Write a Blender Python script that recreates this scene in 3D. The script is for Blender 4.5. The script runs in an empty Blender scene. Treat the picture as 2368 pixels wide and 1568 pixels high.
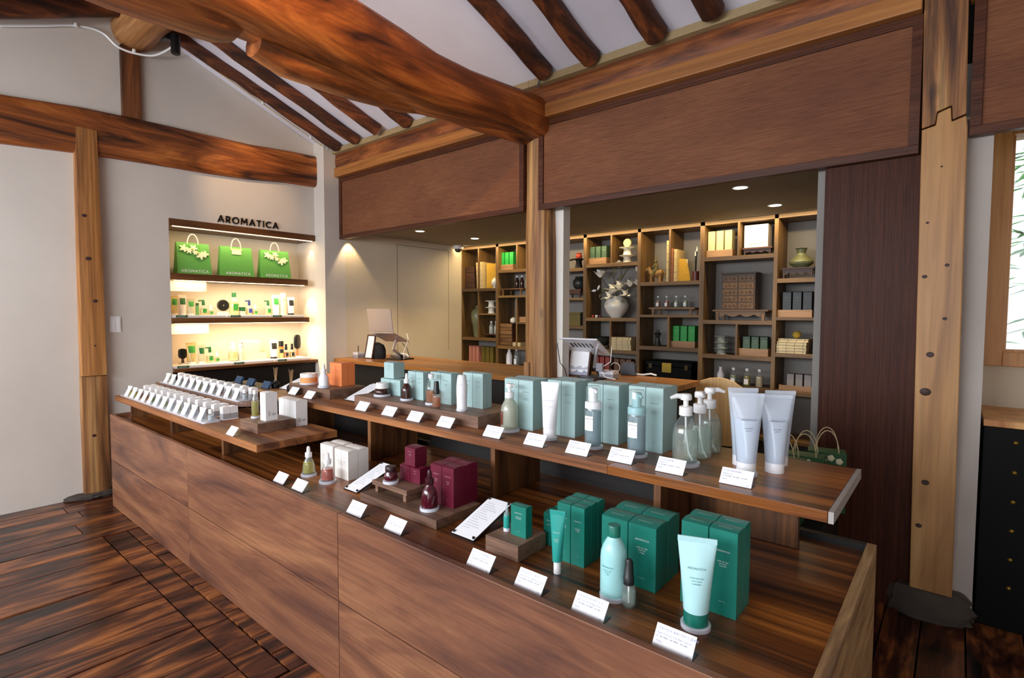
import bpy, bmesh, math, random
from mathutils import Vector, Matrix
sc = bpy.context.scene
COL = sc.collection
PI = math.pi
rng = random.Random(7)

# ------------------------------------------------------------------ camera, world, daylight, exposure
cam_d = bpy.data.cameras.new('camera'); cam = bpy.data.objects.new('camera', cam_d); COL.objects.link(cam)
cam_d.sensor_width = 36.0; cam_d.lens = 36.0 * 1236.3 / 2368.0; cam_d.clip_start = 0.02
_p, _r, _y = 0.0500, 0.00336, 0.8747
_fh = Vector((-math.cos(_y), math.sin(_y), 0)); _f = _fh * math.cos(_p) + Vector((0, 0, -math.sin(_p)))
_rt = Vector((_fh.y, -_fh.x, 0)); _u = _rt.cross(_f)
_r2 = _rt * math.cos(_r) + _u * math.sin(_r); _u2 = _u * math.cos(_r) - _rt * math.sin(_r)
cam.matrix_world = Matrix(((_r2.x, _u2.x, -_f.x, 0), (_r2.y, _u2.y, -_f.y, 0), (_r2.z, _u2.z, -_f.z, 1.35), (0, 0, 0, 1)))
sc.camera = cam
sc.view_settings.view_transform = 'Standard'; sc.view_settings.look = 'None'
sc.view_settings.gamma = 1.0; sc.view_settings.use_curve_mapping = False
sc.view_settings.exposure = 0.82

wd = bpy.data.worlds.new('sky'); sc.world = wd; wd.use_nodes = True
bg = wd.node_tree.nodes['Background']; bg.inputs[0].default_value = (0.86, 0.93, 1.0, 1); bg.inputs[1].default_value = 1.0

def area(name, loc, aim, sx, sy, power, col=(1, 1, 1)):
    l = bpy.data.lights.new(name, 'AREA'); l.shape = 'RECTANGLE'; l.size = sx; l.size_y = sy; l.energy = power; l.color = col
    o = bpy.data.objects.new(name, l); COL.objects.link(o); o.location = loc
    d = Vector(aim) - Vector(loc); o.rotation_euler = d.to_track_quat('-Z', 'Y').to_euler()
    return o
def spot(name, loc, aim, power, col, ang=60, blend=0.6, r=0.03):
    l = bpy.data.lights.new(name, 'SPOT'); l.energy = power; l.color = col; l.spot_size = math.radians(ang); l.spot_blend = blend; l.shadow_soft_size = r
    o = bpy.data.objects.new(name, l); COL.objects.link(o); o.location = loc
    d = Vector(aim) - Vector(loc); o.rotation_euler = d.to_track_quat('-Z', 'Y').to_euler()
    return o
DAY = (0.88, 0.93, 1.0); WARM = (1.0, 0.72, 0.42)
area('window_daylight', (-2.6, -1.93, 2.0), (-2.6, 0.0, 1.45), 4.2, 1.2, 150, DAY)
area('doorway_daylight', (0.55, -1.93, 1.25), (0.2, 1.0, 1.0), 1.1, 2.1, 9, DAY)
spot('beam_spot_light', (-1.2, 0.35, 2.95), (-2.2, 1.35, 2.62), 62, (1.0, .62, .32), 58, .9, .04)
spot('sign_spot_light', (-3.7, 1.75, 3.12), (-4.82, 2.15, 2.35), 26, (1.0, .66, .36), 42, .9, .03)
sc.cycles.transparent_max_bounces = 24

# ------------------------------------------------------------------ materials
def lin(c):
    if isinstance(c, str):
        c = tuple(int(c[i:i + 2], 16) / 255 for i in (0, 2, 4))
    return tuple((x / 12.92 if x <= .04045 else ((x + .055) / 1.055) ** 2.4) for x in c[:3]) + (1,)
MATS = {}
class NT:
    def __init__(s, name):
        s.m = bpy.data.materials.new(name); s.m.use_nodes = True; s.t = s.m.node_tree; s.t.nodes.clear()
        s.out = s.n('ShaderNodeOutputMaterial')
    def n(s, t, **k):
        x = s.t.nodes.new(t)
        for a, b in k.items(): setattr(x, a, b)
        return x
    def l(s, a, b): s.t.links.new(a, b)
    def bsdf(s, rough=.5, metal=0, spec=.5, coat=0):
        b = s.n('ShaderNodeBsdfPrincipled'); b.inputs['Roughness'].default_value = rough; b.inputs['Metallic'].default_value = metal
        b.inputs['Specular IOR Level'].default_value = spec; b.inputs['Coat Weight'].default_value = coat
        s.l(b.outputs[0], s.out.inputs[0]); return b
    def coord(s, scale, vary=0.0, rot=(0, 0, 0)):
        tc = s.n('ShaderNodeTexCoord'); src = tc.outputs['Object']
        if vary:
            oi = s.n('ShaderNodeObjectInfo'); mul = s.n('ShaderNodeVectorMath', operation='SCALE'); cb = s.n('ShaderNodeCombineXYZ')
            for i in range(3): s.l(oi.outputs['Random'], cb.inputs[i])
            s.l(cb.outputs[0], mul.inputs[0]); mul.inputs['Scale'].default_value = vary
            add = s.n('ShaderNodeVectorMath', operation='ADD'); s.l(src, add.inputs[0]); s.l(mul.outputs[0], add.inputs[1]); src = add.outputs[0]
        mp = s.n('ShaderNodeMapping'); mp.inputs['Scale'].default_value = scale; mp.inputs['Rotation'].default_value = rot; s.l(src, mp.inputs[0])
        return mp.outputs[0]
    def noise(s, vec, scale=1, detail=4, rough=.55, dist=0):
        x = s.n('ShaderNodeTexNoise'); x.inputs['Scale'].default_value = scale; x.inputs['Detail'].default_value = detail
        x.inputs['Roughness'].default_value = rough; x.inputs['Distortion'].default_value = dist; s.l(vec, x.inputs['Vector']); return x.outputs[0]
    def ramp(s, fac, stops):
        r = s.n('ShaderNodeValToRGB'); e = r.color_ramp.elements
        while len(e) < len(stops): e.new(.5)
        for i, (p, c) in enumerate(stops): e[i].position = p; e[i].color = lin(c)
        s.l(fac, r.inputs[0]); return r.outputs[0]
    def mix(s, fac, a, b, mode='MIX'):
        x = s.n('ShaderNodeMix', data_type='RGBA', blend_type=mode)
        for v, i in ((fac, 0), (a, 6), (b, 7)):
            if hasattr(v, 'is_linked') or isinstance(v, bpy.types.NodeSocket): s.l(v, x.inputs[i])
            elif i == 0: x.inputs[0].default_value = v
            else: x.inputs[i].default_value = lin(v)
        return x.outputs[2]
    def bump(s, b, h, strength=.2, dist=.01):
        x = s.n('ShaderNodeBump'); x.inputs['Strength'].default_value = strength; x.inputs['Distance'].default_value = dist
        s.l(h, x.inputs['Height']); s.l(x.outputs[0], b.inputs['Normal'])

def plain(name, col, rough=.5, metal=0, spec=.5, var=.06, scale=30, bump=0, coat=0):
    if name in MATS: return MATS[name]
    t = NT(name); b = t.bsdf(rough, metal, spec, coat); v = t.coord((scale,) * 3)
    nz = t.noise(v); c = lin(col)
    lo = tuple(max(0, x * (1 - var)) for x in c[:3]); hi = tuple(min(1, x * (1 + var)) for x in c[:3])
    r = t.n('ShaderNodeValToRGB'); r.color_ramp.elements[0].position = .3; r.color_ramp.elements[1].position = .7
    r.color_ramp.elements[0].color = lo + (1,); r.color_ramp.elements[1].color = hi + (1,)
    t.l(nz, r.inputs[0]); t.l(r.outputs[0], b.inputs['Base Color'])
    if bump: t.bump(b, nz, bump, .004)
    MATS[name] = t.m; return t.m
def wood(name, dark, mid, light, axis=0, across=7, along=.5, rough=.45, fine=90, finemix=.35, vary=7.0, bump=.12, dist=1.0, coat=0, rot=(0, 0, 0), spots=None, lo=.32, hi=.68, spec=.5):
    t = NT(name); b = t.bsdf(rough, 0, spec, coat)
    sc3 = [across] * 3; sc3[axis] = along
    n1 = t.noise(t.coord(sc3, vary, rot), 1, 5, .6, dist)
    col = t.ramp(n1, [(lo, dark), (.5, mid), (hi, light)])
    f3 = [fine] * 3; f3[axis] = fine * .025
    n2 = t.noise(t.coord(f3, vary, rot), 1, 3, .6, .3)
    g = t.ramp(n2, [(.35, (.35, .33, .32)), (.6, (1, 1, 1))])
    col = t.mix(finemix, col, g, 'MULTIPLY')
    if spots:
        s3 = [spots] * 3; s3[axis] = spots * .45
        vo = t.n('ShaderNodeTexVoronoi'); vo.inputs['Scale'].default_value = 1; t.l(t.coord(s3, vary, rot), vo.inputs['Vector'])
        k = t.ramp(vo.outputs['Distance'], [(.04, (0, 0, 0)), (.13, (1, 1, 1))])
        col = t.mix(.75, col, k, 'MULTIPLY')
    t.l(col, b.inputs['Base Color'])
    if bump: t.bump(b, n2, bump, .004)
    MATS[name] = t.m; return t.m
def clear(name, tint=(.97, .98, .98), body=None, bodymix=0.0, rough=.03, edge=1.45):
    """thin clear glass or liquid: light passes tinted, the surface mirrors by its angle"""
    t = NT(name)
    tr = t.n('ShaderNodeBsdfTransparent'); tr.inputs[0].default_value = tuple(tint) + (1,)
    sh = tr.outputs[0]
    if body is not None:
        d = t.n('ShaderNodeBsdfPrincipled'); d.inputs['Base Color'].default_value = lin(body); d.inputs['Roughness'].default_value = .35
        m = t.n('ShaderNodeMixShader'); m.inputs[0].default_value = bodymix; t.l(sh, m.inputs[1]); t.l(d.outputs[0], m.inputs[2]); sh = m.outputs[0]
    g = t.n('ShaderNodeBsdfGlossy'); g.inputs['Roughness'].default_value = rough
    lw = t.n('ShaderNodeLayerWeight'); pw = t.n('ShaderNodeMath', operation='POWER'); pw.inputs[1].default_value = 4; t.l(lw.outputs['Facing'], pw.inputs[0])
    fr = t.n('ShaderNodeMath', operation='MULTIPLY_ADD'); fr.inputs[1].default_value = .75; fr.inputs[2].default_value = .045; t.l(pw.outputs[0], fr.inputs[0])
    m = t.n('ShaderNodeMixShader'); t.l(fr.outputs[0], m.inputs[0]); t.l(sh, m.inputs[1]); t.l(g.outputs[0], m.inputs[2])
    t.l(m.outputs[0], t.out.inputs[0]); MATS[name] = t.m; return t.m
def glow(name, col, strength):
    t = NT(name); e = t.n('ShaderNodeEmission'); e.inputs[0].default_value = lin(col); e.inputs[1].default_value = strength
    t.l(e.outputs[0], t.out.inputs[0]); MATS[name] = t.m; return t.m

counter_wood = wood('walnut_front', '55342a', '80523a', '9e6c4a', 0, 4.5, .7, .42, 110, .3, 9, dist=1.6, rot=(0, .22, 0))
top_wood = wood('acacia_top', '2e170a', '76421c', 'b86e2e', 0, 16, .55, .3, 130, .3, 9, dist=.6)
shelf_wood = wood('acacia_shelf', '5e3620', '98603a', 'c0824c', 0, 14, .6, .5, 130, .3, 9, dist=.6, spec=.3)
side_wood = wood('acacia_support', '3c2314', '6d4426', '8f5f36', 2, 14, .8, .45, 120, .3, 9)
block_wood = wood('walnut_block', '5c4234', '7f5f4c', '9a7660', 0, 9, .8, .5, 150, .4, 9, dist=.8)
edge_wood = wood('pale_end_edge', '7a5a3c', 'a98458', 'c49d6c', 1, 20, 2, .5, 150, .3, 9)
floor_wood = wood('old_floor', '120907', '522a1a', 'aa6634', 1, 5, 1.1, .28, 70, .5, 17, bump=.25, dist=2.2, lo=.36, hi=.70)
old_log = wood('old_timber', '3c1c0a', '96501f', 'd07c38', 1, 5, .8, .5, 60, .4, 11, bump=.35, dist=1.8, spots=3.2)
old_logx = wood('old_timber_lengthwise', '42210f', '7c421c', 'a86430', 0, 7, .9, .5, 60, .4, 11, bump=.3, dist=1.8, spots=3.0)
raft_log = wood('dark_rafter', '1e0d07', '54290f', '8a4a22', 1, 7, .7, .6, 60, .45, 11, bump=.35, dist=1.6)
old_post = wood('old_post', '522e16', '9a6638', 'c89a60', 2, 10, .5, .6, 50, .55, 11, bump=.5, dist=1.4, spots=5)
new_pine = wood('new_pine', '8a5c30', 'b5834c', 'cca26a', 2, 5, .35, .45, 70, .2, 11, bump=.06, dist=1.2)
pine_light = wood('window_pine', 'a5652c', 'c98a4a', 'dca766', 2, 9, .5, .45, 70, .2, 5, bump=.06)
lintel_wood = wood('lintel_wood', '865224', 'a66a32', 'bc8044', 0, 9, .5, .45, 70, .25, 5)
oak = wood('oak_shelving', '50391c', '70522a', '8a6838', 0, 8, .8, .5, 110, .3, 5)
oak_v = wood('oak_upright', '50391c', '70522a', '8a6838', 2, 8, .8, .5, 110, .3, 5)
bar_wood = wood('bar_top', '7a4a1e', 'a86c30', 'c08040', 0, 12, .5, .35, 120, .3, 5)
dark_shade_wood = wood('dark_shade_cabinet', '080403', '100806', '1a0e08', 0, 8, .6, .6, 110, .3, 5)  # dark wood, its colour taken near black to stand in for deep shade
stand_dark = wood('dark_stand', '2a160d', '4a2a18', '643c22', 0, 10, .8, .5, 110, .3, 5)
stand_mid = wood('brown_stand', '5a3d20', '7b5832', '936c42', 0, 10, .8, .5, 110, .3, 5)
tray_wood = wood('pale_tray', '8a6644', 'a98058', 'ba9268', 0, 8, .8, .5, 110, .25, 5)
ply = wood('plywood', 'b48a54', 'd3aa70', 'e0bd88', 2, 8, .5, .4, 90, .2, 5)
veneer = wood('purple_veneer', '3c1c10', '482416', '542d1d', 2, 60, .6, .45, 260, .45, 5, bump=.3, spec=.15)
frame_wood = wood('dark_frame', '452618', '532e1e', '603824', 0, 30, .8, .4, 200, .4, 5, spec=.25)
cloth_panel = wood('woven_panel', '724630', '7d4e34', '88583a', 0, 3, 1.2, .6, 420, .45, 5, bump=.3, dist=.2, spec=.2)
def plaster_mat(name, a, b, bump=.08):
    t = NT(name); s = t.bsdf(.85, 0, .2); v = t.coord((1.3,) * 3); t.l(t.ramp(t.noise(v, 1, 6, .6), [(.3, a), (.7, b)]), s.inputs['Base Color'])
    t.bump(s, t.noise(t.coord((14,) * 3), 1, 4), bump, .006); MATS[name] = t.m; return t.m
plaster = plaster_mat('wall_plaster', 'cdc3b8', 'd9d0c5')
ceil_plaster = plaster_mat('roof_plaster', 'd8d3dc', 'e5e1ea', .15)
linen = plaster_mat('linen_wall', 'cdbfa8', 'd8cbb5', .04)
grey_linen = plaster_mat('grey_linen', '85807a', '918c86', .04)
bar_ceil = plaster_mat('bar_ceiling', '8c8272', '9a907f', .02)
stone = plaster_mat('foundation_stone', '2e2824', '5c524a', 1.0)
purlin_wood = wood('tan_purlin', '7a4c28', 'a8713f', 'c48e58', 0, 6, .8, .55, 60, .35, 11, bump=.25, dist=1.5, spots=3)
short_wood = wood('dark_short_post', '3a1c0c', '70401e', '94582c', 2, 7, .8, .55, 60, .4, 11, bump=.3, dist=1.6)
orange_pine = wood('orange_pine', '7a4a22', 'b4783e', 'd29a5a', 2, 9, .45, .5, 70, .35, 11, bump=.15, dist=1.4, spots=2.6)
black_lac = plain('black_lacquer', '070606', .6, spec=.15)
black_pl = plain('black_plastic', '101011', .4)
black_mt = plain('black_metal', '0c0c0d', .45, .2)
white_pl = plain('white_plastic', 'f2f1f0', .35, var=.02)
white_gloss = plain('white_ceramic', 'e4e2da', .25, var=.04)
cream_cer = plain('cream_ceramic', 'd9d6c8', .35, var=.05)
celadon = plain('celadon_glaze', '6f7350', .35, var=.25, scale=9)
dark_glaze = plain('dark_glaze', '2a2c26', .4, var=.3, scale=9)
terracotta = plain('terracotta', '9c3c22', .4)
brass = plain('brass', 'a88a3a', .35, .9)
steel = plain('brushed_steel', 'b8b8ba', .3, .9)
silver = plain('silver_laptop', 'b4aaa6', .4, .5, var=.02)
paper = plain('white_paper', 'fafafc', .7, var=.01)
ink = plain('grey_ink', '55585e', .7, var=.02); ink2 = plain('pale_ink', '9ea2ac', .7, var=.02); ink_blue = plain('blue_ink', '8a88b4', .7, var=.02); wink = plain('white_ink', 'e8efee', .6, var=.02); winkred = plain('rose_ink', 'd9a9b0', .6, var=.02)
acrylic = clear('frosted_acrylic', (.85, .87, .92), 'eef0fa', .8, .12)
glass = clear('clear_glass', (.96, .98, .98), 'e8f0ee', .08)
frost = clear('frosted_glass', (.75, .8, .78), 'c8d2cc', .6, .25)

# ------------------------------------------------------------------ mesh helpers
class MB:
    def __init__(s): s.v = []; s.f = []
    def add(s, vs, fs):
        o = len(s.v); s.v += [tuple(v) for v in vs]; s.f += [tuple(i + o for i in f) for f in fs]; return s
    def box(s, x0, x1, y0, y1, z0, z1):
        return s.add([(x0, y0, z0), (x1, y0, z0), (x1, y1, z0), (x0, y1, z0), (x0, y0, z1), (x1, y0, z1), (x1, y1, z1), (x0, y1, z1)],
                     [(3, 2, 1, 0), (4, 5, 6, 7), (0, 1, 5, 4), (1, 2, 6, 5), (2, 3, 7, 6), (3, 0, 4, 7)])
    def lathe(s, prof, n=24, a0=0.0, a1=2 * PI, cx=0, cy=0, sx=1, sy=1):
        full = abs(a1 - a0 - 2 * PI) < 1e-6; m = n if full else n + 1; vs = []; fs = []
        for r, z in prof:
            for k in range(m):
                a = a0 + (a1 - a0) * k / n; vs.append((cx + r * math.cos(a) * sx, cy + r * math.sin(a) * sy, z))
        for i in range(len(prof) - 1):
            for k in range(n):
                k2 = (k + 1) % m if full else k + 1
                fs.append((i * m + k, i * m + k2, (i + 1) * m + k2, (i + 1) * m + k))
        if full:
            if prof[0][0] > 1e-5: fs.append(tuple(range(m - 1, -1, -1)))
            if prof[-1][0] > 1e-5: fs.append(tuple((len(prof) - 1) * m + k for k in range(m)))
        return s.add(vs, fs)
    def tube(s, path, r, n=8):
        ps = [Vector(p) for p in path]; rings = []; rr = r if isinstance(r, (list, tuple)) else [r] * len(ps)
        up = Vector((0, 0, 1))
        for i, p in enumerate(ps):
            t = (ps[min(i + 1, len(ps) - 1)] - ps[max(i - 1, 0)]).normalized()
            if abs(t.dot(up)) > .97: up = Vector((1, 0, 0)) if abs(t.x) < .9 else Vector((0, 1, 0))
            a = t.cross(up).normalized(); b = a.cross(t).normalized(); up = b
            rings.append([p + (a * math.cos(2 * PI * k / n) + b * math.sin(2 * PI * k / n)) * rr[i] for k in range(n)])
        vs = [v for R in rings for v in R]; fs = []
        for i in range(len(rings) - 1):
            for k in range(n): fs.append((i * n + k, i * n + (k + 1) % n, (i + 1) * n + (k + 1) % n, (i + 1) * n + k))
        fs.append(tuple(range(n - 1, -1, -1))); fs.append(tuple((len(rings) - 1) * n + k for k in range(n)))
        return s.add(vs, fs)
    def rings(s, rs, cap=True):
        n = len(rs[0]); vs = [v for R in rs for v in R]; fs = []
        for i in range(len(rs) - 1):
            for k in range(n): fs.append((i * n + k, i * n + (k + 1) % n, (i + 1) * n + (k + 1) % n, (i + 1) * n + k))
        if cap: fs.append(tuple(range(n - 1, -1, -1))); fs.append(tuple((len(rs) - 1) * n + k for k in range(n)))
        return s.add(vs, fs)
    def prism(s, poly, axis, a, b):
        """poly of 2-D points extruded along axis (0 x, 1 y, 2 z) from a to b"""
        def P(p, t):
            q = list(p); q.insert(axis, t); return tuple(q)
        n = len(poly); vs = [P(p, a) for p in poly] + [P(p, b) for p in poly]
        fs = [tuple(range(n)), tuple(range(2 * n - 1, n - 1, -1))] + [(i, (i + 1) % n + 0, (i + 1) % n + n, i + n) for i in range(n)]
        return s.add(vs, fs)
    def xf(s, M):
        s.v = [tuple(M @ Vector(v)) for v in s.v]; return s
    def mesh(s, name, mat, smooth=False):
        me = bpy.data.meshes.new(name); me.from_pydata(s.v, [], s.f)
        bm = bmesh.new(); bm.from_mesh(me); bmesh.ops.recalc_face_normals(bm, faces=bm.faces); bm.to_mesh(me); bm.free()
        if mat: me.materials.append(mat)
        if smooth:
            me.polygons.foreach_set('use_smooth', [True] * len(me.polygons))
            try: me.set_sharp_from_angle(angle=math.radians(38))
            except Exception: pass
        return me
    def build(s, name, mat, parent=None, smooth=False, bevel=0, loc=None):
        return place(name, s.mesh(name, mat, smooth), parent, bevel, loc)
def place(name, me, parent=None, bevel=0, loc=None, rot=None):
    o = bpy.data.objects.new(name, me); COL.objects.link(o)
    if parent: o.parent = parent
    if loc: o.location = loc
    if rot: o.rotation_euler = rot
    if bevel:
        m = o.modifiers.new('edge', 'BEVEL'); m.width = bevel; m.segments = 2; m.limit_method = 'ANGLE'; m.angle_limit = .6
    return o
def tag(o, label, cat, group=None):
    o['label'] = label; o['category'] = cat
    if group: o['group'] = group
    return o
def thing(name, label, cat, loc=(0, 0, 0), rz=0, group=None):
    o = bpy.data.objects.new(name, None); COL.objects.link(o); o.empty_display_size = .05
    o.location = loc; o.rotation_euler = (0, 0, rz); return tag(o, label, cat, group)
def struct(o): o['kind'] = 'structure'; return o
def B(*a): return MB().box(*a)
def sect(cx, cz, hw, hh, n=16, e=3.0, j=0.0):
    pts = []
    for k in range(n):
        a = 2 * PI * (k + .5) / n; c, s_ = math.cos(a), math.sin(a)
        q = (abs(c) ** e + abs(s_) ** e) ** (-1 / e) * (1 + rng.uniform(-j, j)); pts.append((cx + hw * q * c, cz + hh * q * s_))
    return pts
def log(p0, p1, r0, r1, rings=10, n=14, e=2.2, j=.05, wob=.006):
    """a rough log from p0 to p1"""
    p0, p1 = Vector(p0), Vector(p1); t = (p1 - p0).normalized(); up = Vector((0, 0, 1)) if abs(t.z) < .9 else Vector((0, 1, 0))
    a = t.cross(up).normalized(); b = a.cross(t); base = [1 + rng.uniform(-j, j) for _ in range(n)]; rs = []
    for i in range(rings + 1):
        f = i / rings; c = p0.lerp(p1, f) + a * rng.uniform(-wob, wob) + b * rng.uniform(-wob, wob); r = r0 + (r1 - r0) * f; R_ = []
        for k in range(n):
            g = 2 * PI * (k + .5) / n; cs, sn = math.cos(g), math.sin(g); q = (abs(cs) ** e + abs(sn) ** e) ** (-1 / e) * base[k] * (1 + rng.uniform(-j, j) * .35)
            R_.append(c + a * (r * q * cs) + b * (r * q * sn))
        rs.append(R_)
    return MB().rings(rs)

# stroke lettering, a round geometric capital face
def arc(cx, cy, r, a0, a1, n=10, sx=1): return [(cx + r * sx * math.cos(math.radians(a0 + (a1 - a0) * i / n)), cy + r * math.sin(math.radians(a0 + (a1 - a0) * i / n))) for i in range(n + 1)]
GLYPH = {'A': (.86, [[(0, 0), (.43, 1), (.86, 0)], [(.16, .32), (.70, .32)]]), 'R': (.62, [[(.05, 0), (.05, 1)], [(.05, .96)] + [(.33, .96)] + arc(.33, .7, .26, 90, -90, 8) + [(.05, .44)], [(.28, .44), (.6, 0)]]),
         'O': (1.0, [arc(.5, .5, .47, 0, 360, 20)]), 'M': (1.0, [[(.04, 0), (.12, 1), (.5, .3), (.88, 1), (.96, 0)]]), 'T': (.66, [[(0, .95), (.66, .95)], [(.33, .95), (.33, 0)]]),
         'I': (.16, [[(.08, 0), (.08, 1)]]), 'C': (.84, [arc(.5, .5, .47, 45, 315, 16)])}
def word(txt, h, w=.13, depth=0.0, gap=.24):
    """lettering in the XZ plane, centred on x = 0, baseline z = 0, facing -y"""
    mb = MB(); x = 0; tot = sum(GLYPH[c][0] for c in txt) + gap * (len(txt) - 1)
    for c in txt:
        for st in GLYPH[c][1]:
            for (a, b) in zip(st[:-1], st[1:]):
                d = Vector((b[0] - a[0], b[1] - a[1])); L = d.length
                if L < 1e-6: continue
                d /= L; nn = Vector((-d.y, d.x)) * w / 2; e = d * w * .18
                q = [Vector(a) - e + nn, Vector(a) - e - nn, Vector(b) + e - nn, Vector(b) + e + nn]
                q = [((x + p.x - tot / 2) * h, p.y * h) for p in q]
                if depth: mb.prism(q, 1, 0, -depth)
                else: mb.add([(p[0], 0, p[1]) for p in q], [(0, 1, 2, 3)])
        x += GLYPH[c][0] + gap
    return mb
TXT = {}
def text(body, size, align='CENTER'):
    """small print as a flat mesh in the XZ plane facing -y"""
    k = (body, align)
    if k not in TXT:
        cu = bpy.data.curves.new('print', 'FONT'); cu.body = body; cu.size = 1; cu.align_x = align; cu.resolution_u = 1
        o = bpy.data.objects.new('print', cu); COL.objects.link(o); dg = bpy.context.evaluated_depsgraph_get(); me = o.evaluated_get(dg).to_mesh()
        TXT[k] = ([tuple(v.co) for v in me.vertices], [tuple(p.vertices) for p in me.polygons]); o.evaluated_get(dg).to_mesh_clear(); bpy.data.objects.remove(o); bpy.data.curves.remove(cu)
    vs, fs = TXT[k]; return MB().add([(v[0] * size, 0, v[1] * size) for v in vs], fs)
def join(*mbs):
    m = MB()
    for b, off in mbs: m.add([(v[0] + off[0], v[1] + off[1], v[2] + off[2]) for v in b.v], b.f)
    return m

# ------------------------------------------------------------------ the room
XW = -4.82
w = MB(); w.box(XW - .5, XW, -2.0, 1.53, -.02, 3.9); w.box(XW - .5, XW, 1.53, 2.78, 2.085, 3.9); w.box(XW - .5, XW, 1.53, 2.78, -.02, .05)
w.box(XW - .5, XW - .32, 1.53, 2.78, .05, 2.085); w.box(XW - .5, -4.641, 2.78, 3.0, -.02, 3.9)
struct(w.build('wall_left', plaster))
struct(B(XW - .5, -4.641, 3.0, 4.95, -.02, 3.2).build('wall_bar_left', linen))
struct(B(-4.9, .2, 4.90, 5.0, -.02, 2.4).build('wall_back', grey_linen))
fl = struct(B(XW - .5, 2.6, -2.0, 5.0, -.12, -.035).build('floor', plain('subfloor', '120a07', .8)))
x = XW
while x < .95:
    wd_ = rng.uniform(.13, .20); x1 = min(x + wd_, .96); y = -1.9; first = True
    while y < 3.4:
        L = rng.uniform(2.6, 4.2); y1 = min(y + L, 3.4)
        for (a, b) in (((y, min(y1, .84)), (max(y, .965), y1)) if y < .965 and y1 > .84 and x > -4.0 and x < -1.9 else ((y, y1),)):
            if b - a > .03: B(x + .0025, x1 - .0025, a + .002, b - .002, -.035, rng.uniform(-.004, .001)).build('plank', floor_wood, fl, bevel=.002)
        y = y1
    x = x1
x = -4.0
while x < -1.9:   # the short cross boards let in along the counter
    L = rng.uniform(.18, .42); B(x + .003, min(x + L, -1.9) - .003, .845, .96, -.035, -.006).build('plank', floor_wood, fl); x += L
# roof slopes
def zr(y): return 2.953 - .4073 * (y - 2.792) if y > 1.3 else 3.561 - .42 * (1.3 - y)
ce = struct(MB().prism([(1.3, zr(1.3)), (3.0, zr(3.0)), (3.0, zr(3.0) + .06), (1.3, zr(1.3) + .06)], 0, XW - .4, 2.6).build('ceiling', ceil_plaster))
struct(MB().prism([(-2.0, zr(-2.0)), (1.3, zr(1.2999)), (1.3, zr(1.2999) + .06), (-2.0, zr(-2.0) + .06)], 0, XW - .4, 2.6).build('ceiling_front', ceil_plaster))
for xr, r in ((-4.52, .052), (-4.22, .056), (-3.87, .056), (-3.50, .058), (-3.19, .055), (-2.11, .062), (-1.77, .062), (-1.345, .066), (-1.03, .062), (-.70, .06), (-.36, .06), (-.02, .06), (.35, .06)):
    y1 = 2.84 + rng.uniform(-.02, .02)
    log((xr - .09, 1.36, zr(1.36) - .035), (xr, y1, zr(y1) - .035), r * .9, r, 12, 12, 2.1, .05, .007).build('rafter', raft_log, ce, True)
cf = bpy.data.objects['ceiling_front']
for xr in (-4.62, -4.25, -3.9, -3.5, -3.1, -2.7, -1.9, -1.5, -1.1, -.7, -.3, .1, .5):
    log((xr, -1.9, zr(-1.9) - .035), (xr, 1.22, zr(1.22) - .035), .06, .065, 12, 12, 2.1, .05, .007).build('rafter', raft_log, cf, True)
log((XW - .05, 1.33, 3.43), (2.4, 1.33, 3.43), .135, .14, 14, 16, 2.2, .03, .008).build('ridge_purlin', purlin_wood, None, True)
tag(bpy.data.objects['ridge_purlin'], 'round ridge log running under the top of the roof', 'beam')
# beams and posts
def sweep_y(pts, n=18, e=3.0, j=.02):
    return MB().rings([[(a, y, b) for a, b in sect(cx, cz, hw, hh, n, e, 0 if i < 0 else j)] for i, (y, cx, cz, hw, hh) in enumerate(pts)])
tag(sweep_y([(-1.9, XW + .01, 2.6, .05, .16), (.1, XW + .01, 2.575, .05, .155), (.57, XW + .01, 2.585, .05, .155), (1.0, XW + .01, 2.62, .05, .16), (1.45, XW + .01, 2.635, .05, .158), (1.8, XW + .01, 2.64, .05, .155), (2.15, XW + .01, 2.65, .05, .15), (2.5, XW + .01, 2.68, .05, .145), (2.779, XW + .01, 2.69, .05, .145)], 20, 5, .006).build('tie_beam', old_log, None, True),
    'long bowed timber beam set into the left plaster wall', 'beam')
tag(B(XW - .01, XW + .035, 1.24, 1.365, 2.79, 3.31).build('short_post', short_wood, None, bevel=.006), 'short upright timber between the wall beam and the ridge log', 'post')
lp = thing('timber_post', 'square pine post standing on a flat stone at the left wall', 'post')
MB().rings([[(XW + .01 + a, 1.015 + b, z) for a, b in sect(0, 0, .045, hw, 12, 6, .01)] for z, hw in ((.0, .08), (.5, .08), (.88, .08))]).build('lower_piece', old_post, lp, True)
MB().rings([[(XW + .022 + a, 1.015 + b, z) for a, b in sect(0, 0, .05, hw, 12, 6, .01)] for z, hw in ((.885, .078), (1.4, .076), (2.0, .072), (2.45, .068), (2.63, .066))]).build('upper_piece', orange_pine, lp, True)
def rough_stone(name, label, cx, cy, a, b, h, z0=0.0):
    mb = MB().lathe([(.97, 0), (1.04, .2), (1.05, .4), (1.0, .6), (.95, .8), (.85, .95), (.7, 1.0), (.4, 1.0), (.01, 1.0)], 32)
    mb.v = [(cx + v[0] * a * rng.uniform(.9, 1.1), cy + v[1] * b * rng.uniform(.9, 1.1), z0 + v[2] * h * rng.uniform(.92, 1.03)) for v in mb.v]
    return tag(mb.build(name, stone, None, True), label, 'stone')
rough_stone('foundation_stone', 'flat grey stone under the pine post by the left wall', XW + .02, 1.0, .07, .17, .035)
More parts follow.
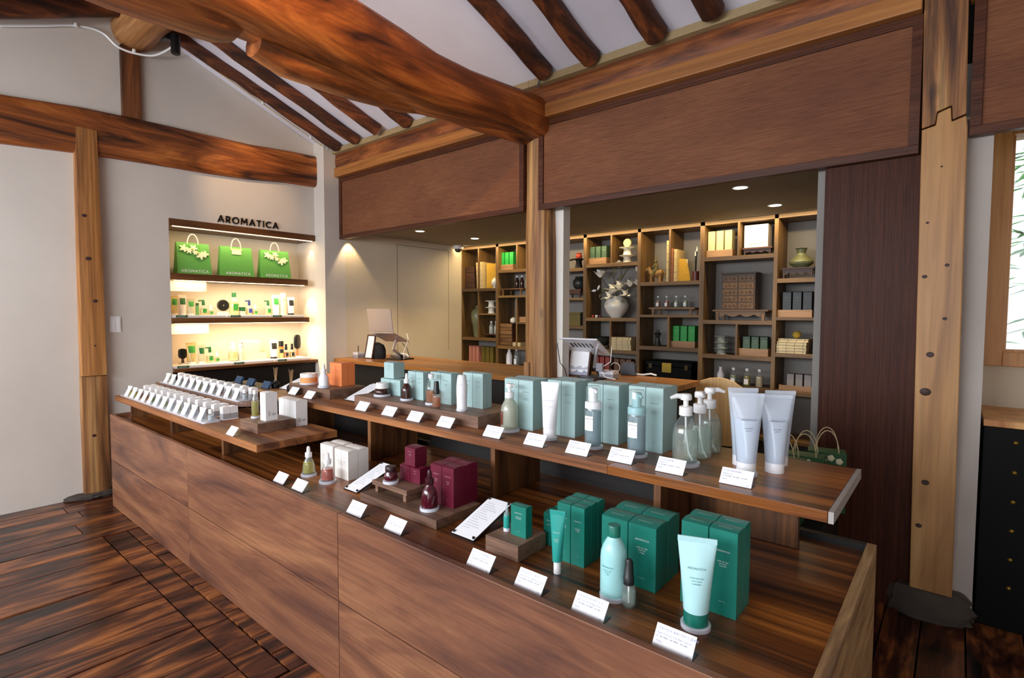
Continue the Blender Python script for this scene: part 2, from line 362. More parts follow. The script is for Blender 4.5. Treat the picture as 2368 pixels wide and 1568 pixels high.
# the great beam from the centre post
bb = thing('roof_beam', 'massive curved timber beam crossing overhead to the centre post', 'beam')
sweep_y([(-1.9, -2.32, 2.60, .15, .16), (-.4, -2.32, 2.64, .155, .165), (.5, -2.31, 2.66, .16, .17), (.9, -2.31, 2.675, .16, .165), (1.2, -2.30, 2.665, .16, .165), (1.5, -2.30, 2.645, .155, .16), (1.75, -2.30, 2.625, .15, .155), (2.0, -2.30, 2.605, .14, .145), (2.25, -2.29, 2.61, .135, .135), (2.55, -2.28, 2.635, .13, .13), (2.8, -2.27, 2.655, .13, .13), (3.0, -2.27, 2.66, .128, .13)], 24, 3.6, .016).build('trunk', old_log, bb, True)
sweep_y([(.2, -2.37, 2.52, .10, .06), (.6, -2.38, 2.515, .11, .06), (.95, -2.38, 2.52, .11, .055), (1.02, -2.38, 2.53, .10, .04)], 14, 2.6, .03).build('under_piece', old_log, bb, True)
sweep_y([(1.10, -2.38, 2.505, .075, .05), (1.25, -2.39, 2.485, .085, .065), (1.6, -2.38, 2.485, .09, .06), (1.9, -2.38, 2.505, .09, .055), (2.12, -2.37, 2.53, .085, .04)], 14, 2.4, .03).build('under_piece', old_log, bb, True)
sweep_y([(2.20, -2.36, 2.53, .065, .04), (2.5, -2.36, 2.54, .08, .045), (2.95, -2.33, 2.56, .08, .05)], 14, 2.4, .03).build('under_piece', old_log, bb, True)
cp = thing('timber_post', 'weathered old centre post rising through the bar counter', 'post', (-2.262, 3.03, 0))
MB().rings([[(a + dx, b, z) for a, b in sect(0, 0, hw, .095, 16, 3.2, .025)] for z, hw, dx in ((.0, .112, .01), (.6, .112, .008), (.93, .112, .006), (1.2, .108, .004), (1.5, .106, .002), (1.8, .104, 0), (2.0, .1, -.004), (2.2, .092, -.006), (2.54, .085, -.01))]).build('shaft', old_post, cp, True)
B(-.075, -.03, -.104, -.085, .9, 1.0).build('patch', wood('patch_wood', '8a5a30', 'b07c4c', 'c4945c', 2, 10, .8), cp, bevel=.003)
struct(B(-2.222, -2.101, 3.06, 3.14, .9, 2.13).build('wall_bar_pier', plaster_mat('white_pier', 'e2dcd2', 'ebe6de', .03)))
rp = thing('timber_post', 'pale pine post spliced to an older top beside the window', 'post')
MB().prism([(-.13, .13), (.018, .13), (.0, 2.12), (-.006, 2.17), (-.052, 2.155), (-.056, 2.215), (-.10, 2.20), (-.105, 2.15), (-.152, 2.14)], 1, 2.93, 3.09).build('lower_piece', new_pine, rp, bevel=.004)
MB().prism([(-.152, 2.145), (-.107, 2.155), (-.102, 2.206), (-.054, 2.22), (-.05, 2.16), (-.006, 2.176), (-.02, 2.95), (-.165, 2.95)], 1, 2.925, 3.085).build('upper_piece', old_post, rp, bevel=.004)
for px_, pz_, r_ in ((-0.091, 1.173, 0.012), (-0.102, 1.01, 0.017), (-0.047, 1.556, 0.007), (-0.047, 1.329, 0.007), (-0.089, 0.612, 0.012), (-0.106, 0.416, 0.01), (-0.119, 1.741, 0.005), (-0.079, 1.973, 0.004), (-0.121, 1.51, 0.008)):
    MB().lathe([(r_, 0), (r_ * .9, .0012), (.0001, .0016)], 14, sx=1.2).xf(Matrix.Translation((px_, 2.9298, pz_)) @ Matrix.Rotation(PI / 2, 4, 'X')).build('knot', plain('dark_knot', '3a2018', .6, var=.4, scale=300), rp, True)
for py_, pz_, r_ in ((.985, 2.02, .012), (1.0, 1.72, .014), (1.03, 1.42, .012), (1.0, .45, .011), (1.02, 1.1, .006)):
    MB().lathe([(r_, 0), (r_ * .9, .0015), (.0001, .002)], 14, sy=1.3).xf(Matrix.Translation((XW + (.0715 if pz_ > .9 else .0545), py_, pz_)) @ Matrix.Rotation(PI / 2, 4, 'Y')).build('knot', MATS['dark_knot'], lp, True)
rough_stone('foundation_stone', 'rough dark stone under the pale pine post by the window', -.065, 3.0, .15, .085, .135)
# lintel, plate and trim along the bar front
for k, (x0, x1) in enumerate(((-4.64, -2.40), (-2.14, -.165), (-.01, 1.2))):
    wh = ('over the short bar opening', 'over the long bar opening', 'beside the spliced pine post')[k]
    tag(B(x0, x1, 2.885, 2.99, 2.635, 2.72).build('lintel_beam', lintel_wood, None, bevel=.005), 'planed ochre lintel beam ' + wh, 'beam')
    if k < 2: x0, x1 = ((-4.64, -2.262), (-2.26, -.165))[k]
    tag(MB().rings([[(xx, a, b) for a, b in sect(2.945, 2.785, .045, .07, 12, 5, .012)] for xx in [x0 + (x1 - x0) * i / 12 for i in range(13)]]).build('wall_plate', old_logx, None, True), 'rough dark wall plate ' + wh, 'beam')
    struct(MB().prism([(2.87, 2.85), (2.93, 2.845), (2.93, 2.915), (2.87, 2.895)], 0, x0, x1).build('trim_%d' % (k + 1), plain('beige_trim', '9c855e', .6)))
def fascia(label, x0, x1, z0, z1, y=2.934):
    t = thing('fascia_panel', label, 'panel', (0, 0, 0)); f = .038
    B(x0, x1, y, y + .04, z0, z0 + f).build('rail', frame_wood, t, bevel=.002); B(x0, x1, y, y + .04, z1 - f, z1).build('rail', frame_wood, t, bevel=.002)
    B(x0, x0 + f, y, y + .04, z0 + f, z1 - f).build('stile', frame_wood, t, bevel=.002); B(x1 - f, x1, y, y + .04, z0 + f, z1 - f).build('stile', frame_wood, t, bevel=.002)
    B(x0 + f, x1 - f, y + .012, y + .03, z0 + f, z1 - f).build('woven_field', cloth_panel, t)
fascia('short woven brown fascia panel left of the centre post', -4.64, -2.355, 2.05, 2.635)
fascia('long woven brown fascia panel between centre post and pine post', -2.225, -.16, 2.045, 2.635)
fascia('dark woven fascia panel above the garden window', .005, 1.2, 2.085, 2.75)
struct(B(-.52, -.11, 2.98, 3.03, 0, 2.3).build('wall_veneer', veneer))
struct(B(-.56, -.52, 3.03, 4.9, 0, 2.2).build('wall_bar_right', grey_linen))
struct(B(-4.7, 1.3, 3.10, 3.13, 2.2, 3.1).build('wall_over_bar', dark_shade_wood))
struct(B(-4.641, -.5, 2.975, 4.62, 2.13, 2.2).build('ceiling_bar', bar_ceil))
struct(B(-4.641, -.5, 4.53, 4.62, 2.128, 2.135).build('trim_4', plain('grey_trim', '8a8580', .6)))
struct(B(1.30, 1.4, -2.0, 3.5, -.1, 3.9).build('wall_unseen_side', plaster))  # unseen wall, added to keep daylight off the right side
wf = MB(); wf.box(-5.2, -.45, -2.1, -2.0, -.1, 1.2); wf.box(-.45, 1.4, -2.1, -2.0, -.1, .05); wf.box(-5.2, 1.4, -2.1, -2.0, 2.6, 3.9); wf.box(-5.2, -4.75, -2.1, -2.0, .4, 2.6); wf.box(-.45, -.05, -2.1, -2.0, .4, 2.6); wf.box(1.15, 1.4, -2.1, -2.0, .4, 2.6); struct(wf.build('wall_front', plaster))
# garden window corner
struct(B(-.03, .085, 3.0, 3.16, 0, 2.4).build('wall_right_pier', plaster_mat('grey_plaster', 'a79d95', 'b4aaa2', .03)))
wr = MB(); wr.box(.0, 2.6, 3.5, 3.62, 0, 1.10); wr.box(.0, 2.6, 3.5, 3.62, 2.25, 3.0); wr.box(0, .085, 3.5, 3.62, 1.1, 2.25); wr.box(.0, .03, 3.16, 3.5, 0, 3.0); wr.box(.9, 2.6, 3.5, 3.62, 1.1, 2.25); struct(wr.build('wall_right', linen))
wn = struct(bpy.data.objects.new('window_1', None)); COL.objects.link(wn)
for n_, b_ in (('window_frame', (.085, .165, 3.46, 3.6, 1.10, 2.25)), ('window_frame', (.82, .9, 3.46, 3.6, 1.10, 2.25)), ('window_frame', (.165, .82, 3.46, 3.6, 1.10, 1.165)), ('window_frame', (.165, .82, 3.46, 3.6, 2.19, 2.25))):
    B(*b_).build(n_, pine_light, wn, bevel=.003)
B(.165, .82, 3.5, 3.52, 1.165, 1.18).build('window_bead', pine_light, wn); B(.165, .178, 3.5, 3.52, 1.18, 2.19).build('window_bead', pine_light, wn)
B(.165, .82, 3.53, 3.536, 1.165, 2.19).build('pane', glass, wn)
struct(B(-.6, 2.6, 4.6, 4.7, -.1, .8).build('wall_garden', plain('garden_wall', 'f2f4f4', .8, var=.03, scale=2)))
bam_c = plain('bamboo_culm', '2a3a22', .4, var=.2); bam_l = plain('bamboo_leaf', '6cc24a', .5, var=.4, scale=12)  # leaf green lightened to stand in for light from behind
for k, (bx, by, hh_) in enumerate(((.285, 4.0, 2.3), (.33, 4.25, 2.5), (.40, 4.4, 2.6))):
    t = thing('bamboo', ('dark bamboo stem nearest the garden window pane', 'tall bamboo stem further back in the garden', 'rearmost bamboo stem close to the garden wall')[k], 'bamboo', (bx, by, 0))
    mb = MB()
    for i in range(12):
        mb.lathe([(.008, i * hh_ / 12), (.0075, i * hh_ / 12 + hh_ / 12 - .01), (.0105, (i + 1) * hh_ / 12 - .004), (.0085, (i + 1) * hh_ / 12)], 8)
    mb.build('culm', bam_c, t, True)
    for i in range(46):
        zz = rng.uniform(.95, hh_); a = rng.uniform(0, 2 * PI); L = rng.uniform(.13, .24); st = rng.uniform(.02, .16)
        c = Vector((math.cos(a) * st, math.sin(a) * st, zz)); d = Vector((math.cos(a), math.sin(a), rng.uniform(-.7, .15))).normalized(); s_ = d.cross(Vector((0, 0, 1))).normalized() * L * .10
        MB().add([c, c + d * L * .35 + s_, c + d * L, c + d * L * .35 - s_, c + d * L * .4 + Vector((0, 0, .006))], [(0, 1, 4), (1, 2, 4), (2, 3, 4), (3, 0, 4)]).build('leaf', bam_l, t)
# black stud cabinet under the window
cb = thing('stud_cabinet', 'black lacquered cabinet with a row of brass studs under the window', 'cabinet', (0, 0, 0))
B(.095, 1.1, 3.05, 3.46, 0, .87).build('body', black_lac, cb, bevel=.004)
B(.095, 1.1, 3.03, 3.5, .872, .9).build('worktop', pine_light, cb, bevel=.003)
for z_ in (.81, .683, .558, .434, .31, .187):
    MB().lathe([(.0085, 0), (.0085, .002), (.005, .006), (.0005, .008)], 12).xf(Matrix.Translation((.2, 3.05, z_)) @ Matrix.Rotation(PI / 2, 4, 'X')).build('brass_stud', brass, cb, True)

# ------------------------------------------------------------------ wall niche
ni = thing('niche_shelf', 'dark wooden top board of the lit wall niche', 'shelf')
B(XW - .32, XW + .012, 1.53, 2.78, 2.03, 2.085).build('board', wood('niche_wood', '4a2a12', '6e431f', '8a5a2c', 1, 10, .7, .45, 110, .3, 5), ni, bevel=.002)
nw = MATS['niche_wood']
B(XW - .02, XW - .008, 1.56, 2.76, 2.026, 2.031).build('led_strip', glow('warm_led', 'ffd9a0', 6), ni)
def niche_board(label, z0, z1, y1):
    t = thing('niche_shelf', label, 'shelf'); B(XW - .32, XW + .005, 1.53, y1, z0, z1).build('board', nw, t, bevel=.002)
    B(XW - .02, XW - .008, 1.56, y1 - .03, z0 - .004, z0 + .001).build('led_strip', MATS['warm_led'], t); return t
niche_board('upper niche shelf holding three green shopping bags', 1.60, 1.655, 2.70)
niche_board('middle niche shelf with three white product trays', 1.25, 1.295, 2.71)
t = thing('niche_shelf', 'bottom niche counter with white trays above the dark cupboard', 'shelf')
B(XW - .32, XW + .03, 1.53, 2.78, .86, .885).build('board', nw, t, bevel=.002)
B(XW - .32, XW - .02, 1.53, 2.78, .05, .858).build('cupboard_front', dark_shade_wood, t)
_t = NT('cream_acrylic'); _d = _t.n('ShaderNodeBsdfDiffuse'); _d.inputs[0].default_value = lin('fff3e0'); _s = _t.n('ShaderNodeBsdfTranslucent'); _s.inputs[0].default_value = lin('fff0dc'); _m = _t.n('ShaderNodeMixShader'); _m.inputs[0].default_value = .45
_t.l(_d.outputs[0], _m.inputs[1]); _t.l(_s.outputs[0], _m.inputs[2]); _t.l(_m.outputs[0], _t.out.inputs[0]); backlit = _t.m
for k, (z0, y1) in enumerate(((1.515, 1.80), (1.165, 1.81))):
    tag(B(XW - .10, XW - .0, 1.53, y1, z0, z0 + .08).build('sign_block', backlit, None, bevel=.008), ('cream blank sign block hung below the bag shelf', 'cream blank sign block hung below the middle niche shelf')[k], 'sign')
sg = thing('wall_sign', 'black raised lettering on the plaster above the niche', 'sign', (XW, 2.155, 2.105), PI / 2)
me = word('AROMATICA', .053, .15, .014, .36)
me.build('lettering', plain('black_sign', '0d0d0d', .4), sg)
# light for the niche comes from its strips and three recessed puck lamps
for z_, y1, pw in ((2.02, 2.74, 3), (1.595, 2.66, 8), (1.245, 2.67, 10)):
    area('niche_strip_light', (XW - .04, (1.56 + y1) / 2, z_), (XW - .10, (1.56 + y1) / 2, z_ - .5), 1.12, .012, pw * .6, (1, .74, .42)).rotation_euler[2] += 0
    spot('niche_puck_light', (XW - .05, y1 - .02, z_), (XW - .09, 2.80, z_ - .35), pw * .4, (1, .76, .46), 56, .25, .004)
spot('bar_wall_puck', (-4.57, 3.02, 2.10), (-4.66, 3.10, 1.2), 6, (1, .74, .42), 70, .4, .01)
# light switch
t = thing('light_switch', 'white double rocker light switch on the left plaster wall', 'switch', (XW, 1.16, 1.25))
B(0, .008, -.036, .036, -.06, .06).build('plate', white_pl, t, bevel=.004); B(.008, .012, -.028, -.001, -.045, .045).build('rocker', white_pl, t, bevel=.002); B(.008, .012, .001, .028, -.045, .045).build('rocker', white_pl, t, bevel=.002)

# ------------------------------------------------------------------ display counter
ZL, ZU, ZS = .62, .855, .745       # lower surface, upper shelf, small raised shelf
dc = thing('display_counter', 'long low wooden display counter in the middle of the shop', 'counter')
XS = (-4.46, -3.06, -1.655, -.17)
for i in range(3):
    for z0, z1 in ((.0, .322), (.326, .64)):
        B(XS[i] + .0015, XS[i + 1] - .0015, 1.025, 1.047, z0, z1).build('front_panel', counter_wood, dc, bevel=.0015)
B(-4.46, -4.435, 1.047, 1.93, 0, .64).build('end_panel', counter_wood, dc, bevel=.0015)
B(-.195, -.17, 1.047, 1.955, 0, .64).build('end_panel', edge_wood, dc, bevel=.0015)
B(-4.435, -.195, 1.93, 1.955, 0, .64).build('back_panel', dark_shade_wood, dc)
for x0, x1 in ((-4.435, -3.06), (-3.06, -1.655), (-1.655, -.195)):
    B(x0, x1 - .001, 1.047, 1.455, .595, ZL).build('top_board', top_wood, dc); B(x0, x1 - .001, 1.458, 1.93, .595, ZL - .001).build('top_board', top_wood, dc)
us = thing('upper_shelf', 'long upper display shelf raised on wooden uprights over the counter', 'shelf')
for x0, x1 in ((-3.42, -2.9), (-2.9, -.86), (-.86, -.235)):
    B(x0, x1 - .0005, 1.515, 2.0, ZU - .03, ZU).build('shelf_board', shelf_wood if x0 < -2.5 else top_wood if x0 > -.9 else shelf_wood, us, bevel=.0015)
B(-.234, -.222, 1.515, 2.0, ZU - .03, ZU).build('end_edge', plain('pale_laminate_edge', 'b9b2ac', .35, .3), us)
for x_, y0, y1 in ((-3.38, 1.545, 1.84), (-3.0, 1.545, 1.84), (-2.215, 1.545, 1.84), (-1.40, 1.545, 1.84), (-.72, 1.56, 1.84)):
    B(x_, x_ + .024, y0, y1, ZL, ZU - .03).build('upright', side_wood, us, bevel=.001)
B(-.696, -.36, 1.815, 1.84, ZL, ZU - .03).build('back_rail_and_shade', side_wood, us); B(-3.3, -2.215, 1.83, 1.85, ZL, ZU - .03).build('back_rail_and_shade', dark_shade_wood, us); B(-2.191, -.72, 1.93, 1.945, ZL + .02, ZU - .03).build('back_rail_and_shade', dark_shade_wood, us)  # last dark board added for shade under the shelf; brown one is real
ls = thing('low_shelf', 'low raised shelf holding the small oil bottles at the counter end', 'shelf')
B(-4.62, -2.42, 1.095, 1.505, ZS - .035, ZS).build('shelf_board', block_wood if 0 else shelf_wood, ls, bevel=.0015)
for x_ in (-4.37, -3.60, -2.87): B(x_, x_ + .022, 1.122, 1.47, ZL, ZS - .035).build('upright', side_wood, ls, bevel=.001)
# curved stand for the rear row of oils
cs = thing('curved_stand', 'round cornered wooden riser under the rear row of oil bottles', 'riser')
pts = [(-4.66, 1.36)] + [(-3.30 + .10 * math.sin(a), 1.46 - .10 * math.cos(a)) for a in [i * PI / 16 for i in range(9)]] + [(-3.20, 1.5), (-4.66, 1.5)]
MB().prism(pts, 2, .785, .812).build('board', block_wood, cs, bevel=.003)
B(-4.5, -3.42, 1.43, 1.49, ZS, .785).build('foot', dark_shade_wood, cs)
def riser(label, x0, x1, y0, y1, z0, h, m=None, group=None):
    return tag(B(x0, x1, y0, y1, z0, z0 + h).build('display_riser', m or block_wood, None, bevel=.0012), label, 'riser')

# ------------------------------------------------------------------ product builders
CART = {}
def carton(label, x0, x1, y0, y1, z0, h, mat, ik, lines=(), group=None, name='carton', toptext=False, brand=True, rz=0, seam=True):
    w_, d_ = (x1 - x0) / 2 - .0011, (y1 - y0) / 2 - .0011; key = (round(w_, 3), round(d_, 3), round(h, 3), mat.name, lines, toptext)
    t = thing(name, label, 'box', ((x0 + x1) / 2, (y0 + y1) / 2, z0), rz, group)
    if key not in CART:
        bul = min(.10 * d_ * 2, .008); body = B(-w_, w_, -d_, d_, 0, h - bul * .9).mesh('body', mat)
        n = 6; top = [(-d_ + 2 * d_ * i / n, h - bul + bul * math.sin(PI * (.12 + .76 * i / n)) ) for i in range(n + 1)]
        lid = MB().prism(top + [(d_, h - bul), (-d_, h - bul)], 0, -w_, w_).mesh('lid', mat, True)
        hh = min(w_ * 2 * .056, h * .034); pr = []
        if brand: pr.append((word('AROMATICA', hh, .12), (0, -d_ - .0004, h * .74)))
        for i, ln in enumerate(lines): pr.append((text(ln, hh * 1.0), (0, -d_ - .0004, h * .62 - i * hh * 1.45)))
        if lines: pr.append((text('180ml 6.0 fl.oz.', hh * .7), (0, -d_ - .0004, h * .16)))
        if toptext:
            tw = word('AROMATICA', hh, .12); tw.v = [(v[0], v[2], 0) for v in tw.v]; pr.append((tw, (0, -d_ * .55, h + .0012)))
        CART[key] = (body, lid, join(*pr).mesh('lettering', ik) if pr else None)
    b, l, p = CART[key]; place('body', b, t, .0006); place('lid', l, t)
    if p: place('lettering', p, t)
    if name == 'carton' and group == 'white oil boxes':
        p = MB()
        for i in range(5): p.box(w_ + .0003, w_ + .0006, -d_ * .55 , -d_ * (.55 - .22 * (1 + i % 2)), h * (.30 - i * .035), h * (.30 - i * .035) + .0018)
        for i in range(3): p.box(w_ + .0003, w_ + .0006, d_ * .05, d_ * (.75 - .1 * i), h * (.24 - i * .03), h * (.24 - i * .03) + .0014)
        p.build('small_print', ink, t)
    return t
FB = {2: ('front', 'back'), 3: ('front', 'middle', 'back'), 1: ('',)}; LRW = {2: ('left', 'right'), 3: ('left', 'centre', 'right'), 1: ('',), 4: ('far left', 'inner left', 'inner right', 'far right')}
def cluster(desc, x0, x1, y0, y1, z0, h, nx, ny, mat, ik, lines, group, toptext=False, brand=True):
    for i in range(nx):
        for j in range(ny):
            pos = ' '.join(p for p in (FB[ny][j], LRW[nx][i]) if p); a = x0 + (x1 - x0) * i / nx; b = y0 + (y1 - y0) * j / ny
            carton((pos + ' ' if pos else '') + 'box of ' + desc, a, a + (x1 - x0) / nx, b, b + (y1 - y0) / ny, z0, h, mat, ik, lines, group, toptext=toptext, brand=brand)
DISC = {}
def disc(r, t, z=0):
    k = round(r, 3)
    if k not in DISC: DISC[k] = MB().lathe([(r, 0), (r, .009), (r - .001, .01)], 28).mesh('display_base', acrylic, True)
    return place('display_base', DISC[k], t)
def L(prof, n=24): return MB().lathe(prof, n)
def print_on(t, r, z, lines, ik, size, x=0, brand=True):
    """small print wrapped on a bottle of radius r, on its street side"""
    pr = []
    if brand: pr.append((word('AROMATICA', size, .13), (0, 0, z)))
    for i, ln in enumerate(lines): pr.append((text(ln, size * .9), (0, 0, z - size * 2.1 - i * size * 1.4)))
    m = join(*pr); rr = r + .0006; m.v = [(rr * math.sin(v[0] / rr), -rr * math.cos(v[0] / rr), v[2]) for v in m.v]
    return m.build('lettering', ik, t)
def patch(t, r, z0, z1, a0, a1, mat, name='label'):
    return MB().lathe([(r + .0006, z0), (r + .0006, z1)], 10, math.radians(a0), math.radians(a1)).build(name, mat, t, True)
def dropper(label, x, y, z, h, r, gm, lq, fill=.62, cap=white_pl, group=None, base=True, opaque=False, shape=0, rz=0):
    t = thing('dropper_bottle', label, 'bottle', (x, y, z), rz, group); b = 0
    if base: disc(r * 1.22, t); b = .01
    H = h - b; s = H
    prof = [(r * .9, b), (r, b + .012 * s), (r, b + .28 * s), (r * .93, b + .38 * s), (r * .72, b + .49 * s), (r * .46, b + .57 * s), (r * .40, b + .62 * s)]
    if shape: prof = [(r * .93, b), (r, b + .02 * s), (r * .97, b + .2 * s), (r * .86, b + .36 * s), (r * .66, b + .49 * s), (r * .46, b + .57 * s), (r * .42, b + .62 * s)]
    L(prof).build('bottle', gm, t, True)
    if lq:
        k = .88; zt = b + fill * .55 * s
        L([(r * .8, b + .03 * s), (r * k, b + .05 * s), (r * k * (1 if not shape else .95), min(zt, b + .26 * s)), (r * k * .9 if fill > .5 else r * k, zt)]).build('liquid', lq, t, True)
        L([(.0035, b + .06 * s), (.0035, b + .6 * s)], 8).build('pipette', glass, t, True)
    L([(r * .5, b + .6 * s), (r * .52, b + .61 * s), (r * .52, b + .76 * s), (r * .48, b + .77 * s)]).build('collar', cap, t, True)
    L([(r * .28, b + .77 * s), (r * .30, b + .80 * s), (r * .27, b + .9 * s), (r * .24, b + .96 * s), (r * .13, b + .995 * s), (r * .01, b + s)]).build('rubber_bulb', cap, t, True)
    return t
def tube_thing(label, x, y, z, h, wt, r, body, cap, caph=.12, base=None, lines=(), ik=ink, rz=0, group=None, cat='tube', gel=None, capr=None, neck=0, name='squeeze_tube'):
    t = thing(name, label, cat, (x, y, z), rz, group); b = 0
    if base: disc(base, t); b = .01
    H = h - b; n = 28; rs = []; z0 = b + caph * H
    N = 12
    for i in range(N + 1):
        f = i / N; a = r + (wt - r) * f ** 1.15; c = r * (1 - f ** 1.8) * 1.0 + .0022
        rs.append([(a * math.cos(2 * PI * k / n), c * math.sin(2 * PI * k / n), z0 + (H * (1 - caph) - .012) * f) for k in range(n)])
    MB().rings(rs).build('tube_body', body, t, True)
    if gel:
        rs2 = [[(v[0] * .93, v[1] * .9, v[2]) for v in R_] for R_ in rs[:int(N * .82)]]; MB().rings(rs2).build('gel', gel, t, True)
    B(-wt - .0005, wt + .0005, -.0022, .0022, b + H - .0125, b + H).build('crimp', body, t, bevel=.0008)
    cr = capr or r * .97; L([(cr, b), (cr, b + caph * H - .002 - neck), (cr * .97, b + caph * H - neck), (cr * .6, b + caph * H - neck), (cr * .6, b + caph * H)] if not neck else [(cr, b), (cr, b + caph * H - .001)]).build('cap', cap, t, True)
    if lines is not None:
        sz = wt * .105; pr = [(word('AROMATICA', sz, .12), (0, 0, b + .66 * H))]
        for i, ln in enumerate(lines): pr.append((text(ln, sz * .95), (0, 0, b + .56 * H - i * sz * 1.4)))
        m = join(*pr)
        def yy(px, pz):
            f = max(0, min(1, (pz - z0) / (H * (1 - caph)))); a = r + (wt - r) * f ** 1.15; c = r * (1 - f ** 1.8) + .0022; return -c * math.sqrt(max(.05, 1 - (px / a) ** 2)) - .0009
        m.v = [(v[0], yy(v[0], v[2]), v[2]) for v in m.v]; m.build('lettering', ik, t)
    return t
def pump_head(t, z, r, mat, ang, reach, h):
    L([(r * .5, z), (r * .52, z + .002), (r * .52, z + h * .40), (r * .46, z + h * .42), (r * .2, z + h * .43), (r * .2, z + h * .72)]).build('pump_collar', mat, t, True)
    m = MB().lathe([(r * .42, z + h * .72), (r * .44, z + h * .74), (r * .44, z + h * .92), (r * .36, z + h), (r * .01, z + h)], 16)
    d = Vector((math.cos(ang), math.sin(ang), 0)); m.tube([d * 0 + Vector((0, 0, z + h * .86)), d * reach * .6 + Vector((0, 0, z + h * .9)), d * reach + Vector((0, 0, z + h * .80))], [r * .26, r * .2, r * .12], 10)
    m.build('pump_head', mat, t, True)
def pump_bottle(label, x, y, z, h, r, gm, lq, ang, reach, mat=white_pl, base=True, fill=.72, group=None, lab=None, rz=0):
    t = thing('pump_bottle', label, 'bottle', (x, y, z), rz, group); b = 0
    if base: disc(r * 1.16, t); b = .01
    s = h - b
    L([(r * .9, b), (r, b + .01), (r, b + .36 * s), (r * .96, b + .44 * s), (r * .84, b + .53 * s), (r * .62, b + .61 * s), (r * .42, b + .665 * s), (r * .4, b + .70 * s)], 28).build('bottle', gm, t, True)
    if lq: L([(r * .86, b + .008), (r * .94, b + .016), (r * .94, b + .36 * s), (r * .9, b + .44 * s), (r * .82, b + fill * .7 * s)], 28).build('liquid', lq, t, True)
    MB().tube([(0, 0, b + .66 * s), (.002, 0, b + .4 * s), (r * .3, -.002, b + .15 * s), (r * .62, 0, b + .03 * s)], .0032, 8).build('dip_tube', white_pl, t, True)
    pump_head(t, b + .685 * s, r, mat, ang, reach, .315 * s)
    return t
def foam_bottle(label, x, y, z, h, r, gm, lq, collar):
    t = thing('foam_pump_bottle', label, 'bottle', (x, y, z)); disc(r * 1.22, t); b = .01; s = h - b
    L([(r * .92, b), (r, b + .006), (r, b + .60 * s), (r * .94, b + .625 * s)], 28).build('bottle', gm, t, True)
    L([(r * .9, b + .004), (r * .94, b + .01), (r * .94, b + .585 * s)], 28).build('liquid', lq, t, True)
    L([(r * .98, b + .62 * s), (r * .98, b + .715 * s), (r * .9, b + .73 * s)], 28).build('collar', collar, t, True)
    m = L([(r * .5, b + .73 * s), (r * .5, b + .93 * s), (r * .42, b + .95 * s)], 20); m.tube([(0, 0, b + .90 * s), (r * .55, -r * .3, b + .91 * s), (r * .78, -r * .42, b + .885 * s)], [r * .22, r * .2, r * .14], 8); m.build('pump_head', collar, t, True)
    L([(r * .88, b + .72 * s), (r * .86, b + .965 * s), (r * .78, b + .99 * s), (r * .3, b + s)], 28).build('overcap', glass, t, True)
    patch(t, r, b + .26 * s, b + .50 * s, -128, -60, paper); print_on(t, r + .0006, b + .45 * s, ('natural', 'foaming wash'), ink, r * .12)
    return t
CARDM = {}
def card(label, x, y, z, w_=.089, h_=.05, k=0, kr='', en='', ml='', rz=0.0, group='white price cards'):
    """price card on a folded rest: the plate leans back 38 degrees"""
    t = thing('price_card', label, 'card', (x, y, z), rz, group); key = (w_, h_, kr, en, ml); a = math.radians(38)
    if key not in CARDM:
        Rm = Matrix.Translation((0, 0, .002)) @ Matrix.Rotation(-a, 4, 'X')
        pl = B(-w_ / 2, w_ / 2, 0, .0022, 0, h_).xf(Rm).mesh('plate', paper)
        bk = MB().add([(-w_ / 2, 0, 0), (w_ / 2, 0, 0), (w_ / 2, h_ * .78, 0), (-w_ / 2, h_ * .78, 0), (-w_ / 2, 0, .0015), (w_ / 2, 0, .0015), (w_ / 2, h_ * .78, .0015), (-w_ / 2, h_ * .78, .0015)], [(3, 2, 1, 0), (4, 5, 6, 7), (0, 1, 5, 4), (1, 2, 6, 5), (2, 3, 7, 6), (3, 0, 4, 7)]).mesh('rest', black_pl)
        s = w_ * .062; pr = []
        if kr: pr.append((text(kr, s * 1.15, 'LEFT'), (-w_ * .44, -.0004, h_ * .78)))
        if en: pr.append((text(en, s * .95, 'LEFT'), (-w_ * .44, -.0004, h_ * .60)))
        p2 = []
        for i in range(9): p2.append((B(0, w_ * (.03 + .03 * ((i * 7) % 3)), -.0001, 0, 0, s * .35), (-w_ * .44 + i * w_ * .085, -.0004, h_ * .47)))
        if ml: pr.append((text(ml, s, 'LEFT'), (-w_ * .44, -.0004, h_ * .26)))
        pr.append((text('2개', s * .9, 'LEFT'), (w_ * .34, -.0004, h_ * .07)))
        CARDM[key] = (pl, bk, join(*pr).xf(Rm).mesh('lettering', ink_blue), join(*p2).xf(Rm).mesh('small_print', ink2))
    for n_, m_ in zip(('plate', 'rest', 'lettering', 'small_print'), CARDM[key]): place(n_, m_, t)
    return t
